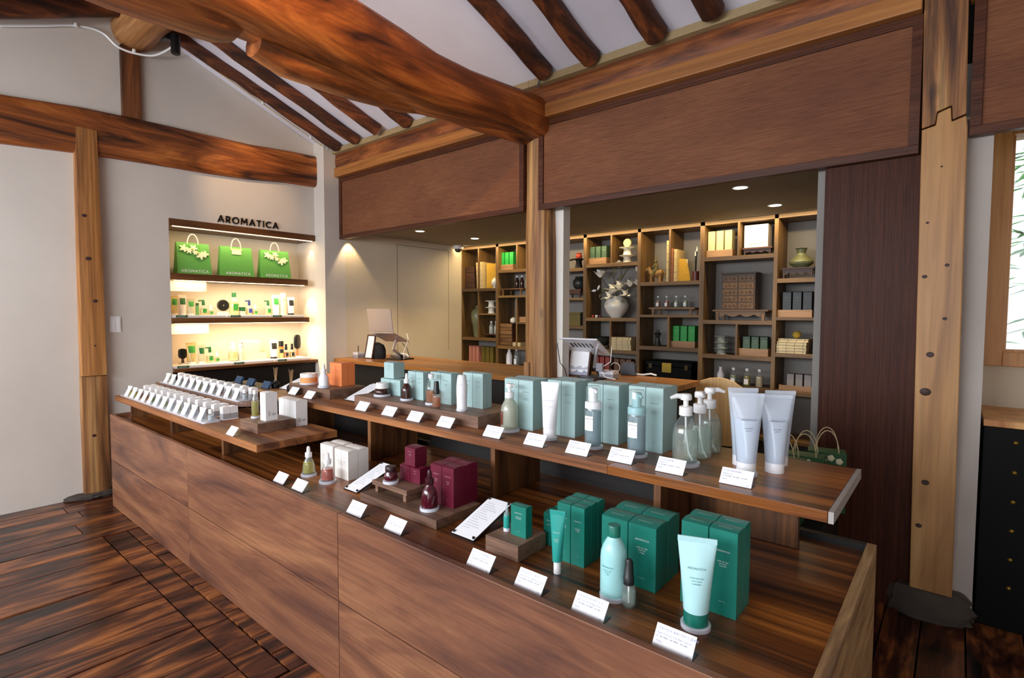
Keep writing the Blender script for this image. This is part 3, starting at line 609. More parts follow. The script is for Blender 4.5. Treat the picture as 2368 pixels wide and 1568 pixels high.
def clipboard(label, x, y, z, w_, l_, rz, tilt, lift=0.004):
    t = thing('info_board', label, 'board', (x, y, z), rz); Rm = Matrix.Translation((0, 0, lift)) @ Matrix.Rotation(tilt, 4, 'X')
    B(-w_ / 2 - .004, w_ / 2 + .004, -.003, l_ + .003, -.003, 0).xf(Rm).build('board', black_pl, t)
    B(-w_ / 2, w_ / 2, 0, l_, 0, .0008).xf(Rm).build('sheet', paper, t)
    if tilt > .02: B(-w_ / 2 + .01, w_ / 2 - .01, l_ * math.cos(tilt) - .006, l_ * math.cos(tilt) - .003, 0, l_ * math.sin(tilt)).build('prop', black_pl, t)
    for sx in (-1, 1):
        for yy in (.008, l_ - .008): MB().lathe([(.0045, 0), (.0045, .005), (.003, .007)], 12, cx=sx * (w_ / 2 - .006), cy=yy).xf(Rm).build('pin', black_pl, t, True)
    p = MB()
    for i in range(13):
        yy = l_ * (.86 - i * .055); n = 3 + (i * 5) % 4
        for k in range(n): p.box(-w_ * .36 + k * w_ * .11, -w_ * .36 + k * w_ * .11 + w_ * .085, yy, yy + l_ * .008, .0011, .0013)
    p.xf(Rm).build('small_print', ink2, t)
    return t
# ------------------------------------------------------------------ product colours
mint = plain('mint_card', 'a9c6c4', .5, var=.02); teal = plain('teal_card', '0f7666', .42, var=.03); wine = plain('wine_card', '64102a', .45, var=.03); tang = plain('tangerine_card', 'f08a4e', .5, var=.02)
ivory = plain('ivory_card', 'efeae2', .5, var=.02); whitec = plain('white_card', 'f6f5f4', .5, var=.02)
amber = clear('amber_glass', (.30, .10, .02), '4a1e08', .55); amberl = clear('amber_liquid', (.95, .55, .15), 'b8641a', .5); oil = clear('olive_oil', (.85, .78, .15), 'b3a728', .55); rust = clear('orange_oil', (.9, .25, .02), 'b03600', .72)
wineg = plain('wine_glass', '4a0a1a', .18, coat=.5); aqua_fr = plain('aqua_bottle', 'a6dcdc', .3, var=.02); aqua_t = plain('aqua_tube', 'b8e4e6', .35, var=.02); teal_t = plain('teal_tube', '2a9c90', .35, var=.02); teal_cap = plain('teal_cap', '15705f', .35)
milk = plain('milk_white', 'f4f3f6', .3, var=.02); water = clear('water_liquid', (.86, .92, .88), 'dbe6dc', .14); gel_m = clear('aloe_gel', (.8, .9, .97), 'e4f1ff', .75, .12); gel_t = clear('gel_tube_plastic', (.93, .96, .99), 'ecf4ff', .45, .12)
blue_l = clear('blue_grey_liquid', (.55, .66, .70), '9fb4bc', .55); frost_oil = clear('frosted_oil', (.8, .82, .74), 'c2c4b0', .6, .25)

# ------------------------------------------------------------------ lower display surface
G = 'display boxes on the counter'
cluster('the tall slim dark teal six pack', -0.891, -0.796, 1.276, 1.392, 0.62, 0.174, 2, 3, teal, wink, ('SUPER TEA TREE', 'SOOTHING', 'GEL CREAM'), G, True)
cluster('the large dark teal toner four pack', -0.744, -0.581, 1.28, 1.433, 0.62, 0.174, 2, 2, teal, wink, ('SUPER TEA TREE', 'PURIFYING', 'TONER'), G, True)
cluster('the tallest dark teal cleanser four pack by the counter end', -0.52, -0.381, 1.289, 1.393, 0.62, 0.212, 2, 2, teal, wink, ('SUPER TEA TREE', 'CLAY MASK', 'CLEANSER'), G, True)
riser('small square walnut block under the teal ampoule', -1.092, -0.963, 1.183, 1.321, 0.62, 0.048)
ZB = 0.668
carton('little teal box standing on the small walnut block', -1.037, -0.976, 1.236, 1.269, 0.668, 0.095, teal, wink, ('SUPER TEA TREE', 'SPOT ESSENCE'), G, toptext=True)
cluster('the low teal pair behind the small walnut block', -.985, -.895, 1.335, 1.455, ZL, .105, 2, 2, teal, wink, ('SUPER TEA TREE',), G, True)
t = thing('ampoule_bottle', 'slim clear ampoule with teal label and long nozzle on the walnut block', 'bottle', (-1.063, 1.25, 0.668))
h = .085; L([(.011, 0), (.011, .009), (.0105, .01)]).build('display_base', acrylic, t, True)
L([(.0105, .01), (.0105, .045), (.0095, .05), (.006, .053), (.006, .058)]).build('vial', teal_t, t, True); L([(.0095, .046), (.0095, .056), (.006, .058), (.0045, .068), (.0022, h)]).build('nozzle', clear('clear_plastic', (.9, .94, .95), 'dfe9ec', .3), t, True)
tube_thing('narrow teal tube standing on its white cap before the six pack', -0.841, 1.208, 0.62, 0.178, .0225, .0135, teal_t, white_pl, .2, None, ('SUPER TEA TREE', 'SOOTHING', 'GEL CREAM'), wink, .3, capr=.0105)
x, y, z, h, r = -0.658, 1.197, 0.62, 0.189, 0.035
t = thing('toner_bottle', 'translucent aqua toner bottle with dark teal cap', 'bottle', (x, y, z)); disc(r * 1.0, t); r *= .97
L([(r * .92, .01), (r, .02), (r, .105), (r * .95, .122), (r * .80, .138), (r * .56, .152), (r * .44, .158), (r * .44, .163)], 28).build('bottle', aqua_fr, t, True); L([(r * .48, .160), (r * .48, h - .002), (r * .45, h)]).build('cap', teal_cap, t, True); print_on(t, r, .088, ('SUPER TEA TREE', 'PURIFYING', 'TONER'), plain('teal_ink', '2d7f78', .6), .0036)
x, y, z, h, r = -0.606, 1.18, 0.62, 0.121, 0.019
t = thing('spray_bottle', 'small clear spray bottle with tall black cap', 'bottle', (x, y, z)); r *= .95
L([(r * .8, 0), (r, .008), (r * 1.02, .03), (r * .92, .05), (r * .75, .058), (r * .72, .062)]).build('bottle', glass, t, True); L([(r * .7, .004), (r * .9, .01), (r * .9, .04)]).build('liquid', water, t, True); L([(.002, .01), (.002, .06)], 8).build('dip_tube', white_pl, t, True)
L([(r * .74, .058), (r * .74, .078), (r * .66, .08), (r * .56, h * .94), (r * .4, h)]).build('cap', black_pl, t, True)
tube_thing('big pale aqua tube with a teal cap on a clear disc', -0.447, 1.206, 0.62, 0.212, .043, .0285, aqua_t, teal_cap, .16, .034, ('SUPER TEA TREE', 'CLAY MASK', 'CLEANSER'), plain('teal_ink', '2d7f78', .6), .35)
KR = (('수퍼 티트리 스팟 에센스', 'Super Tea Tree Spot Essence', '10ml'), ('수퍼 티트리 수딩 젤크림', 'Super Tea Tree Soothing Gel Cream', '50ml'), ('수퍼 티트리 퓨리파잉 토너', 'Super Tea Tree Purifying Toner', '200ml'), ('수퍼 티트리 클레이 마스크 클렌저', 'Super Tea Tree Clay Mask Cleanser', '100ml'))
for (lb, x, y, z), k in zip((('white price card before the small walnut block', -1.024, 1.074, 0.62), ('white price card before the narrow teal tube', -0.844, 1.073, 0.62), ('white price card before the aqua toner bottle', -0.66, 1.07, 0.62), ('large white price card nearest the counter end', -0.448, 1.069, 0.62)), KR): card(lb, x, y, z, kr=k[0], en=k[1], ml=k[2])
# wine red group
riser('wide walnut riser under the wine red group', -1.756, -1.321, 1.188, 1.405, 0.62, 0.031)
ZR = 0.651
st = thing('display_stand', 'small walnut step stand carrying the wine red jar', 'stand')
sx0, sx1, sy0, sy1 = -1.735, -1.525, 1.228, 1.37
B(sx0, sx1, sy0, sy1, ZR + .027, ZR + .045).build('top', block_wood, st, bevel=.001)
for a in (sx0 + .012, sx1 - .028): B(a, a + .016, sy0 + .006, sy1 - .006, ZR, ZR + .027).build('leg', block_wood, st, bevel=.001)
ZT = ZR + .045
cluster('the wine red cleanser four pack', -1.477, -1.353, 1.299, 1.424, 0.651, 0.146, 2, 2, wine, winkred, ('VITALIZING', 'ROSEHIP', 'SERUM'), G, True)
wx0, wx1 = -1.662, -1.542; wy0 = 1.305
cluster('the wine red cream pair on the step stand', wx0, wx1, wy0, wy0 + .062, ZT, .062, 2, 1, wine, winkred, ('VITALIZING', 'ROSEHIP'), G)
carton('wine red cream box stacked on top of the pair', wx0 + .03, wx0 + .092, wy0, wy0 + .062, ZT + .0625, .073, wine, winkred, ('VITALIZING', 'ROSEHIP', 'CREAM'), G, toptext=True)
x, y, r = -1.652, 1.255, .026
t = thing('cream_jar', 'wine red glass jar with brown lid on the step stand', 'jar', (x, y, ZT)); disc(.031, t)
L([(r * .8, .01), (r * .98, .016), (r, .024), (r * .9, .036), (r * .72, .043), (r * .7, .046)], 28).build('jar', wineg, t, True); L([(r * .8, .044), (r * .82, .046), (r * .82, .062), (r * .76, .064)], 28).build('lid', plain('brown_lid', '2e1614', .35), t, True); print_on(t, r * .97, .028, (), winkred, .003)
dropper('wine red dropper bottle on a clear disc', -1.419, 1.245, 0.651, 0.143, 0.029, wineg, None, cap=plain('wine_cap', '3a1018', .35))
for lb, x, y, z in (('white price card before the left side of the wine red riser', -1.641, 1.078, 0.62), ('white price card before the right side of the wine red riser', -1.416, 1.076, 0.62)): card(lb, x, y, z, kr='로즈힙 세럼', en='Vitalizing Rosehip Serum', ml='50ml')
clipboard('white notice board between the wine red riser and walnut block', -1.211, 1.201, 0.62, .10, .20, .0, .34)
clipboard('white notice board between ivory boxes and step stand', -1.877, 1.224, 0.62, .085, .20, .0, .34)
# ivory boxes and oils
cluster('the ivory four pack behind the orange dropper', -2.103, -1.997, 1.292, 1.398, 0.62, 0.13, 2, 2, ivory, ink2, ('ORGANIC', 'ROSEHIP OIL'), G)
cluster('the ivory four pack behind the olive dropper', -2.235, -2.13, 1.30, 1.405, ZL, .128, 2, 2, ivory, ink2, ('ORGANIC', 'JOJOBA OIL'), G)
dropper('dropper bottle of olive green oil on a clear disc', -2.203, 1.225, 0.62, 0.132, 0.028, glass, oil, .78, shape=1)
dropper('dropper bottle of orange red oil on a clear disc', -2.052, 1.228, 0.62, 0.127, 0.03, glass, rust, .78, shape=1)
for lb, x, y, z in (('white price card before the olive oil dropper', -2.197, 1.079, 0.62), ('white price card before the orange oil dropper', -2.044, 1.081, 0.62)): card(lb, x, y, z, .085, .048, kr='로즈힙 오일', en='Organic Rosehip Oil', ml='30ml')

# ------------------------------------------------------------------ upper shelf, mint range
riser('long walnut riser under the mint boxes and amber bottles', -2.46, -1.553, 1.635, 1.93, ZU, .051)
ZM = ZU + .051
cluster('the mint shampoo group behind the brown labelled pump bottle', -1.504, -1.347, 1.749, 1.885, ZU, .213, 2, 2, mint, ink, ('ROSEMARY', 'ROOT ENHANCER'), G)
cluster('the mint group behind the white tube', -1.279, -1.144, 1.757, 1.892, 0.855, 0.225, 2, 2, mint, ink, ('BODY MILK', 'neroli patchouli'), G)
cluster('the mint group behind the white collared foam bottle', -1.096, -0.959, 1.768, 1.885, 0.855, 0.225, 2, 2, mint, ink, ('NATURAL', 'FEMININE WASH', 'lavender'), G)
cluster('the mint group behind the mint collared foam bottle', -0.917, -0.782, 1.761, 1.884, 0.855, 0.233, 2, 2, mint, ink, ('TEA TREE', 'FEMININE WASH', 'balancing'), G)
cluster('the mint group behind the white lotion bottle', -1.791, -1.661, 1.78, 1.844, 0.906, 0.162, 2, 2, mint, ink, ('VITALIZING', 'LOTION'), G)
cluster('the mint group behind the half full amber bottle', -1.996, -1.846, 1.758, 1.831, 0.906, 0.151, 2, 2, mint, ink, ('VITALIZING', 'TONER'), G)
cluster('the mint group behind the amber dropper', -2.168, -2.048, 1.758, 1.813, 0.906, 0.142, 2, 2, mint, ink, ('VITALIZING', 'SERUM'), G)
x0, x1, y0, y1, z0, h = -2.413, -2.244, 1.769, 1.802, 0.906, 0.087
cluster('the low mint pair behind the amber jar', x0, x1, y0, y0 + .075, ZM, h, 2, 1, mint, ink, ('VITALIZING', 'CREAM'), G)
carton('mint box stacked on the low mint pair', x0 + .03, x0 + .03 + (x1 - x0) / 2, y0, y0 + .075, ZM + h + .001, .088, mint, ink, ('VITALIZING', 'CREAM'), G)
x, y, z, h, r = -2.333, 1.72, 0.906, 0.07, 0.042
t = thing('cream_jar', 'round amber glass jar with white lid', 'jar', (x, y, z)); disc(r * 1.05, t)
L([(r * .78, .01), (r * .97, .014), (r, .022), (r * .88, .036), (r * .74, .041)], 28).build('jar', amber, t, True); L([(r * .7, .013), (r * .86, .016), (r * .9, .022), (r * .8, .034)], 24).build('cream', plain('amber_cream', '3a1606', .3), t, True); L([(r * .76, .039), (r * .77, .041), (r * .77, h - .002), (r * .73, h)], 28).build('lid', white_pl, t, True)
x, y, z, h, r = -2.126, 1.717, 0.906, 0.136, 0.027
dropper('amber dropper bottle with white cap', x, y, z, h, r, amber, plain('dark_amber', '2c1005', .3), .75)
x, y, z, h, r = -1.938, 1.714, 0.906, 0.147, 0.026
t = thing('toner_bottle', 'tall clear bottle half full of amber toner with white cap', 'bottle', (x, y, z)); disc(r * 1.15, t)
L([(r * .9, .01), (r, .015), (r, h * .5), (r * .9, h * .58), (r * .6, h * .74), (r * .42, h * .84), (r * .4, h * .9)]).build('bottle', glass, t, True); L([(r * .85, .013), (r * .94, .018), (r * .94, h * .46)]).build('toner', amberl, t, True); L([(r * .52, h * .86), (r * .54, h * .87), (r * .54, h - .002), (r * .5, h)]).build('cap', white_pl, t, True)
x, y, z, h, r = -1.856, 1.674, 0.906, 0.122, 0.02
t = thing('spray_bottle', 'small amber spray bottle with black cap', 'bottle', (x, y, z))
L([(r * .9, 0), (r, .004), (r, h * .42), (r * .85, h * .5), (r * .6, h * .53)]).build('bottle', glass, t, True); L([(r * .86, .003), (r * .93, .007), (r * .93, h * .41)]).build('toner', amberl, t, True); L([(r * .74, h * .52), (r * .74, h * .68), (r * .68, h * .7), (r * .58, h * .95), (r * .5, h)]).build('cap', black_pl, t, True)
x, y, z, h, r = -1.71, 1.695, 0.906, 0.162, 0.025
t = thing('lotion_bottle', 'opaque white lotion bottle with tapered cap', 'bottle', (x, y, z)); disc(r * 1.05, t)
L([(r * .93, .01), (r * .95, h * .33), (r * .93, h * .335)]).build('base_body', milk, t, True); L([(r * .96, h * .337), (r, h * .5), (r * .98, h * .7), (r * .85, h * .9), (r * .75, h * .98), (r * .6, h)]).build('tall_cap', milk, t, True); print_on(t, r, h * .72, ('VITALIZING', 'ROSEMARY', 'LOTION'), ink2, .0045)
for lb, x, y, z in (('white price card before the amber jar', -2.285, 1.549, 0.855), ('white price card before the amber dropper', -2.073, 1.553, 0.855), ('white price card before the half full amber bottle', -1.879, 1.549, 0.855), ('white price card before the white lotion bottle', -1.683, 1.554, 0.855)): card(lb, x, y, z, .088, .05, kr='바이탈라이징 라인', en='Vitalizing Rosemary', ml='100ml')
clipboard('white notice board between tangerine riser and mint riser', -2.583, 1.685, 0.855, .10, .20, 0, .36)
for lb, x, y, z, k in (('white price card before the brown labelled pump bottle', -1.402, 1.548, 0.855, '로즈마리 스칼프 샴푸'), ('white price card before the white tube', -1.194, 1.549, 0.855, '네롤리 바디 밀크'), ('white price card before the white collared foam bottle', -1.006, 1.55, 0.855, '내추럴 폼 워시'), ('white price card before the mint collared foam bottle', -0.845, 1.563, 0.855, '티트리 폼 워시'), ('white price card before the clear pump bottles', -0.67, 1.555, 0.855, '유기농 알로에 젤'), ('white price card before the gel tubes', -0.477, 1.567, 0.855, '유기농 알로에 베라')): card(lb, x, y, z, kr=k, en='Natural Care', ml='200ml')
x, y, z, h, r = -1.427, 1.693, 0.855, 0.199, 0.037
t = pump_bottle('frosted pump bottle with brown label', x, y, z, h, r, frost_oil, None, .4, .022)
patch(t, r, .03, .085, -160, -95, plain('brown_label', '6e3526', .6)); m = word('AROMATICA', .003, .12); m.v = [((r + .001) * math.sin(v[0] / r - .62), -(r + .001) * math.cos(v[0] / r - .62), v[2] + .074) for v in m.v]; m.build('lettering', wink, t)
tube_thing('tall white squeeze tube on a clear disc', -1.212, 1.682, 0.855, 0.225, .0365, .0265, milk, milk, .17, .0305, ('NEROLI & PATCHOULI', 'BODY MILK'), ink, .25)
foam_bottle('foam pump bottle with white collar and clear overcap', -1.016, 1.681, 0.855, 0.23, 0.031, glass, blue_l, milk)
foam_bottle('foam pump bottle with mint collar and clear overcap', -0.843, 1.683, 0.855, 0.231, 0.032, glass, blue_l, plain('mint_collar', '9cc8cc', .4))
pump_bottle('clear pump bottle nearest the shelf edge on a disc', -0.673, 1.69, 0.855, 0.232, 0.041, glass, water, 3.8, .05)
pump_bottle('middle clear pump bottle of the three', -0.665, 1.793, 0.855, 0.229, 0.042, glass, water, -.9, .03, base=False)
pump_bottle('rearmost clear pump bottle with spout to the right', -0.668, 1.894, 0.855, 0.231, 0.043, glass, water, .55, .05, base=False)
AL = ('ALOE VERA', 'gel 95%')
tube_thing('clear gel tube on a disc nearest the price card', -0.486, 1.703, 0.855, 0.252, .048, .0285, gel_t, milk, .13, .034, AL, ink, .5, gel=gel_m)
tube_thing('clear gel tube in the front right of four', -0.427, 1.793, 0.855, 0.242, .046, .0285, gel_t, milk, .13, None, AL, ink, .5, gel=gel_m)
tube_thing('clear gel tube in the back left of four', -0.532, 1.812, 0.855, 0.252, .046, .0285, gel_t, milk, .13, None, AL, ink, .5, gel=gel_m)
tube_thing('clear gel tube in the back right of four', -0.439, 1.892, 0.855, 0.243, .046, .0285, gel_t, milk, .13, None, AL, ink, .5, gel=gel_m)
# tangerine group
riser('short walnut riser under the tangerine group', -3.164, -2.708, 1.64, 1.879, 0.855, 0.052)
ZO = ZU + .052
x0, x1, y0, y1, z0, h = -2.919, -2.792, 1.769, 1.863, 0.907, 0.139
cluster('the tall tangerine four pack', x0, x1, y0, y1, z0, h, 2, 2, tang, wink, ('ORGANIC',), G)
cluster('the low tangerine pair behind the orange jar', -3.005, -2.865, 1.80, 1.87, ZO, .062, 2, 1, tang, wink, ('ORGANIC',), G)
carton('tangerine box stacked on the low tangerine pair', -2.965, -2.885, 1.80, 1.87, ZO + .0625, .072, tang, wink, ('ORGANIC',), G)
x, y, z, h, r = -3.053, 1.708, 0.907, 0.065, 0.05
t = thing('cream_jar', 'orange cream jar with white lid on a clear disc', 'jar', (x, y, z)); disc(r * 1.1, t)
L([(r * .97, .01), (r, .013), (r, h * .66)], 28).build('jar', plain('peach_jar', 'f2a869', .4), t, True); L([(r * 1.01, h * .66), (r * 1.01, h * .96), (r * .95, h)], 28).build('lid', white_pl, t, True)
m = B(-.012, .016, -.006, .006, h, h + .003); m.build('spatula', white_pl, t, bevel=.001)
dropper('opaque white dropper bottle before the tangerine boxes', -2.846, 1.686, 0.907, 0.137, 0.029, milk, None)
for lb, x, y, z in (('white price card before the orange jar', -3.038, 1.586, 0.855), ('white price card before the white dropper bottle', -2.826, 1.568, 0.855)): card(lb, x, y, z, .085, .05, kr='유기농 라인', en='Organic Care', ml='50ml')
clipboard('white notice board left of the tangerine riser', -3.282, 1.661, 0.855, .10, .20, 0, .36)

# ------------------------------------------------------------------ low shelf: essential oils
riser('square walnut riser holding the white massage oil box', -2.828, -2.635, 1.199, 1.389, 0.745, 0.05)
ZQ = ZS + .05
x0, x1, y0, y1, z0, h = -2.731, -2.67, 1.257, 1.321, 0.795, 0.146
carton('white oil box standing on the square walnut riser', x0, x1, y0, y1, z0, h, whitec, ink2, (), 'white oil boxes', brand=False)
x0, x1, y0, y1, z0, h = -2.839, -2.653, 1.408, 1.475, 0.745, 0.139
for i, lb in enumerate(('left white oil box of three beside the square riser', 'middle white oil box of three beside the square riser', 'right white oil box of three beside the square riser')):
    carton(lb, x0 + (x1 - x0) * i / 3, x0 + (x1 - x0) * (i + 1) / 3, y0, y1, z0, h, whitec, ink2, (), 'white oil boxes', brand=False)
x, y, z, h, r = -2.79, 1.265, 0.795, 0.145, 0.017
t = thing('oil_bottle', 'yellow massage oil bottle with white cap on the square riser', 'bottle', (x - .012, y, z)); disc(.021, t)
r = .018
L([(r * .9, .01), (r, .014), (r, h * .58), (r * .8, h * .7), (r * .5, h * .82), (r * .45, h * .88)]).build('bottle', glass, t, True); L([(r * .86, .012), (r * .93, .018), (r * .93, h * .6)]).build('oil', oil, t, True); L([(r * .52, h * .86), (r * .52, h * .99), (r * .48, h)]).build('cap', white_pl, t, True)
card('white price card before the square walnut riser', -2.709, 1.095, 0.745, .08, .048, kr='마사지 오일', en='Massage Oil', ml='100ml')
ORD = ('first', 'second', 'third', 'fourth', 'fifth', 'sixth', 'seventh', 'eighth', 'ninth', 'tenth', 'eleventh', 'twelfth', 'thirteenth')
liq = {c: clear('essential_oil_' + c, tuple(x * .9 for x in lin(v)[:3]), v, .5) for c, v in dict(yellow='d0c020', amber='a86a18', orange='c87a1c', green='8ca04a', pale='c3cf9c', none='dfe6ea').items()}
grey_band = plain('grey_band', 'a8a6a8', .6)
BT = {}
def oil_bottle(label, x, y, z, c, group):
    t = thing('essential_oil_bottle', label, 'bottle', (x, y, z), 0, group)
    if 'g' not in BT:
        BT['g'] = L([(.0135, 0), (.0145, .002), (.0145, .030), (.012, .036), (.009, .038), (.009, .04)], 16).mesh('bottle', glass, True); BT['c'] = L([(.0115, .039), (.0115, .0595), (.0105, .061)], 16).mesh('cap', white_pl, True)
    if c not in BT: BT[c] = L([(.0125, .0015), (.0134, .003), (.0134, .028)], 16).mesh('oil', liq[c], True)
    place('bottle', BT['g'], t); place('cap', BT['c'], t); place('oil', BT[c], t)
def oil_box(label, x, y, z, group):
    t = thing('essential_oil_box', label, 'box', (x, y, z), 0, group)
    if 'bx' not in BT:
        BT['bx'] = B(-.020, .020, -.020, .020, 0, .071).mesh('body', whitec); BT['bl'] = MB().prism([(-.020, .071), (-.02, .0715), (-.01, .0745), (0, .0755), (.01, .0745), (.02, .0715), (.02, .071)], 0, -.0198, .0198).mesh('lid', whitec, True)
        BT['bb'] = join((B(.0201, .0204, -.0199, .0199, .006, .036), (0, 0, 0)), (B(-.0199, .0199, -.0204, -.0201, .006, .036), (0, 0, 0))).mesh('printed_band', grey_band)
    place('body', BT['bx'], t, .0006); place('lid', BT['bl'], t); place('printed_band', BT['bb'], t)
def name_strip(label, x, y, z, group):
    if 'st' not in BT:
        Rm = Matrix.Rotation(.42, 4, 'Z') @ Matrix.Rotation(-math.radians(33), 4, 'X'); BT['st'] = B(-.016, .016, 0, .0018, 0, .075).xf(Rm).mesh('name_strip', paper)
    o = place('name_strip', BT['st'], None, .0006, (x, y, z)); tag(o, label, 'tag', group)
def tray(label, x0, x1, y0, y1, z, th=.007):
    p = []
    for cx, cy, a0 in ((x1 - .02, y0 + .02, -90), (x1 - .02, y1 - .02, 0), (x0 + .02, y1 - .02, 90), (x0 + .02, y0 + .02, 180)):
        p += [(cx + .02 * math.cos(math.radians(a0 + i * 18)), cy + .02 * math.sin(math.radians(a0 + i * 18))) for i in range(6)]
    tag(MB().prism(p, 2, z, z + th).build('acrylic_tray', acrylic, None), label, 'tray')
tray('long frosted tray under the front row of oil bottles', -4.60, -3.09, 1.118, 1.215, ZS)
tray('long frosted tray under the rear row of oil bottles', -4.63, -3.27, 1.372, 1.465, .812)
fc = ('yellow', 'yellow', 'amber', 'orange', 'green', 'none', 'pale', 'none', 'pale', 'none', 'none', 'none', 'none')
rc = ('none', 'none', 'none', 'none', 'none', 'pale', 'none', 'none', 'amber', 'pale', 'none', 'none')
for i in range(13):
    x = -4.56 + i * (1.43 / 12)
    oil_bottle('%s essential oil bottle from the left in the front row' % ORD[i], x, 1.172, ZS + .007, fc[i], 'front row essential oils')
    if i < 12:
        name_strip('%s leaning white name strip from the left in the front row' % ORD[i], x + .066, 1.128, ZS + .008, 'front row name strips')
        for j in (0, 1): oil_box('%s %s white oil box from the left behind the front row' % (ORD[i], ('near', 'far')[j]), x + .119, 1.247 + j * .042, ZS, 'front row oil boxes')
for i in range(12):
    x = -4.59 + i * (1.30 / 11)
    oil_bottle('%s essential oil bottle from the left in the rear row' % ORD[i], x, 1.425, .819, rc[i], 'rear row essential oils')
    if i < 11:
        name_strip('%s leaning white name strip from the left in the rear row' % ORD[i], x + .064, 1.382, .82, 'rear row name strips')
        oil_box('%s white oil box from the left behind the rear row' % ORD[i], x + .105, 1.482, .812, 'rear row oil boxes')
# dark tins and scent reeds behind the rear row
tag(B(-3.92, -3.43, 1.545, 1.72, ZL, ZU).build('black_plinth', black_lac, None, bevel=.002), 'plain black plinth behind the rear oil row', 'plinth')
navy = plain('navy_tin', '2c4660', .5)
for k, x in enumerate((-3.80, -3.62, -3.40)):
    t = thing('sachet_stand', ('left', 'middle', 'right')[k] + ' dark blue sachet tilted behind the rear oil row', 'sachet', (x, 1.60, ZU)); B(-.045, .045, -.008, .008, 0, .05).xf(Matrix.Rotation(-.5, 4, 'X')).build('sachet', navy, t, bevel=.002); B(-.03, .03, .0, .03, 0, .004).build('foot', black_pl, t)
reed = plain('reed', 'b08a5c', .7)
for k, (x, n) in enumerate(((-3.38, 5), (-3.18, 5))):
    t = thing('reed_diffuser', ('reed diffuser just behind the right dark sachet', 'reed diffuser with thin sticks behind the oil box')[k], 'diffuser', (x, 1.66, ZU)); L([(.024, 0), (.026, .004), (.026, .03), (.012, .042), (.011, .05)]).build('vessel', black_pl, t, True)
    for i in range(n): MB().tube([(0, 0, .01), ((i - 2) * .011, .004 * (i % 3), .135 - .006 * (i % 2))], .0015, 6).build('reed', reed, t)

# ------------------------------------------------------------------ bar counter
ZC = .9
bc = thing('bar_counter', 'warm brown bar counter running behind the centre post', 'counter')
B(-4.641, -2.36, 2.86, 3.52, ZC - .035, ZC).build('worktop', bar_wood, bc, bevel=.002); B(-2.36, -1.31, 2.94, 3.52, ZC - .035, ZC).build('worktop', bar_wood, bc, bevel=.002)
B(-4.641, -1.34, 2.95, 3.0, 0, ZC - .035).build('front_board', dark_shade_wood, bc); B(-1.36, -1.33, 3.0, 3.5, 0, ZC - .035).build('end_board', dark_shade_wood, bc)
t = thing('plywood_chair', 'light plywood chair back behind the right end of the bar', 'chair', (-1.28, 3.78, 0), .25)
m = MB(); n = 12
pts = [(-.21, .42), (.21, .42), (.22, .62)] + [(.22 * math.cos(a) , .70 + .20 * math.sin(a)) for a in [i * PI / 12 for i in range(13)]] + [(-.22, .62)]
m.prism(pts, 1, -.008, .006); m.build('backrest', ply, t, bevel=.004)
B(-.21, .21, .0, .42, .43, .45).build('seat', ply, t, bevel=.006)
for sx in (-.18, .18):
    for sy in (.03, .38): MB().tube([(sx * 1.1, sy, 0), (sx, sy, .43)], .014, 8).build('leg', black_mt, t, True)
# dome camera, downlights
t = thing('dome_camera', 'white dome security camera in the bar ceiling corner', 'camera', (-4.55, 4.45, 2.13))
L([(.055, 0), (.06, -.005), (.06, -.038), (.052, -.042), (.01, -.042)]).build('housing', white_pl, t, True); L([(.04, -.042), (.037, -.062), (.022, -.076), (.001, -.08)]).build('dome', black_pl, t, True)
for k, (x, y) in enumerate(((-4.016, 3.417), (-3.958, 4.118), (-1.071, 3.487), (-1.047, 4.212))):
    t = thing('downlight', ('front', 'rear', 'front', 'rear')[k] + ' recessed round ceiling lamp over the ' + ('left' if k < 2 else 'right') + ' part of the bar', 'lamp', (x, y, 2.13), 0, 'bar downlights')
    MB().lathe([(.05, 0), (.052, -.004), (.042, -.005), (.04, .0)], 24).build('ring', white_pl, t, True); MB().lathe([(.04, -.002), (.001, -.002)], 24).build('lamp', glow('lamp_glow', 'fff2dc', 9), t)
    spot('downlight_beam', (x, y, 2.115), (x, y, 0), 22, (1, .80, .52), 95, .8, .03)
# hidden door lines on the bar side wall
dr = struct(bpy.data.objects.new('door_1', None)); COL.objects.link(dr)
for b_ in ((-4.6415, -4.640, 3.628, 3.632, .9, 2.07), (-4.6415, -4.640, 4.378, 4.382, .9, 2.07), (-4.6415, -4.640, 3.628, 4.382, 2.068, 2.072)): B(*b_).build('door_gap', plain('gap', '5c5245', .9), dr)

# ------------------------------------------------------------------ bookcase
bk = thing('bookcase', 'tall oak bookcase wall with open cells behind the bar', 'bookcase')
YS, YB = 4.595, 4.89
UP = [(-4.641, .025), (-4.066, .037), (-3.49, .037), (-2.892, .037), (-2.303, .033), (-1.713, .04), (-1.128, .03), (-.828, .022)]
ZTOP, TH = 2.126, .034
for x, th in UP: B(x - th / 2 if x > -4.6 else x, x + th / 2, YS, YB, 0, ZTOP).build('upright', oak_v, bk, bevel=.001)
B(-4.64, -.56, YS, YB, ZTOP - .032, ZTOP).build('top_board', oak, bk, bevel=.001)
def shelf(b, z, th=TH, x0=None, x1=None):
    a = UP[b][0] + UP[b][1] / 2 if x0 is None else x0; c = UP[b + 1][0] - UP[b + 1][1] / 2 if x1 is None else x1
    B(a, c, YS, YB, z - th, z).build('shelf_board', oak, bk, bevel=.001)
def divider(x, z0, z1): B(x - .009, x + .009, YS, YB, z0, z1).build('divider', oak_v, bk, bevel=.001)
Z = {0: (1.629, 1.049), 1: (1.828, 1.538, .969), 2: (1.80, 1.498, 1.216), 3: (1.828, 1.299, .99), 4: (1.631, 1.332, 1.041), 5: (1.824, 1.289, .997), 6: (1.622, 1.318, 1.036)}
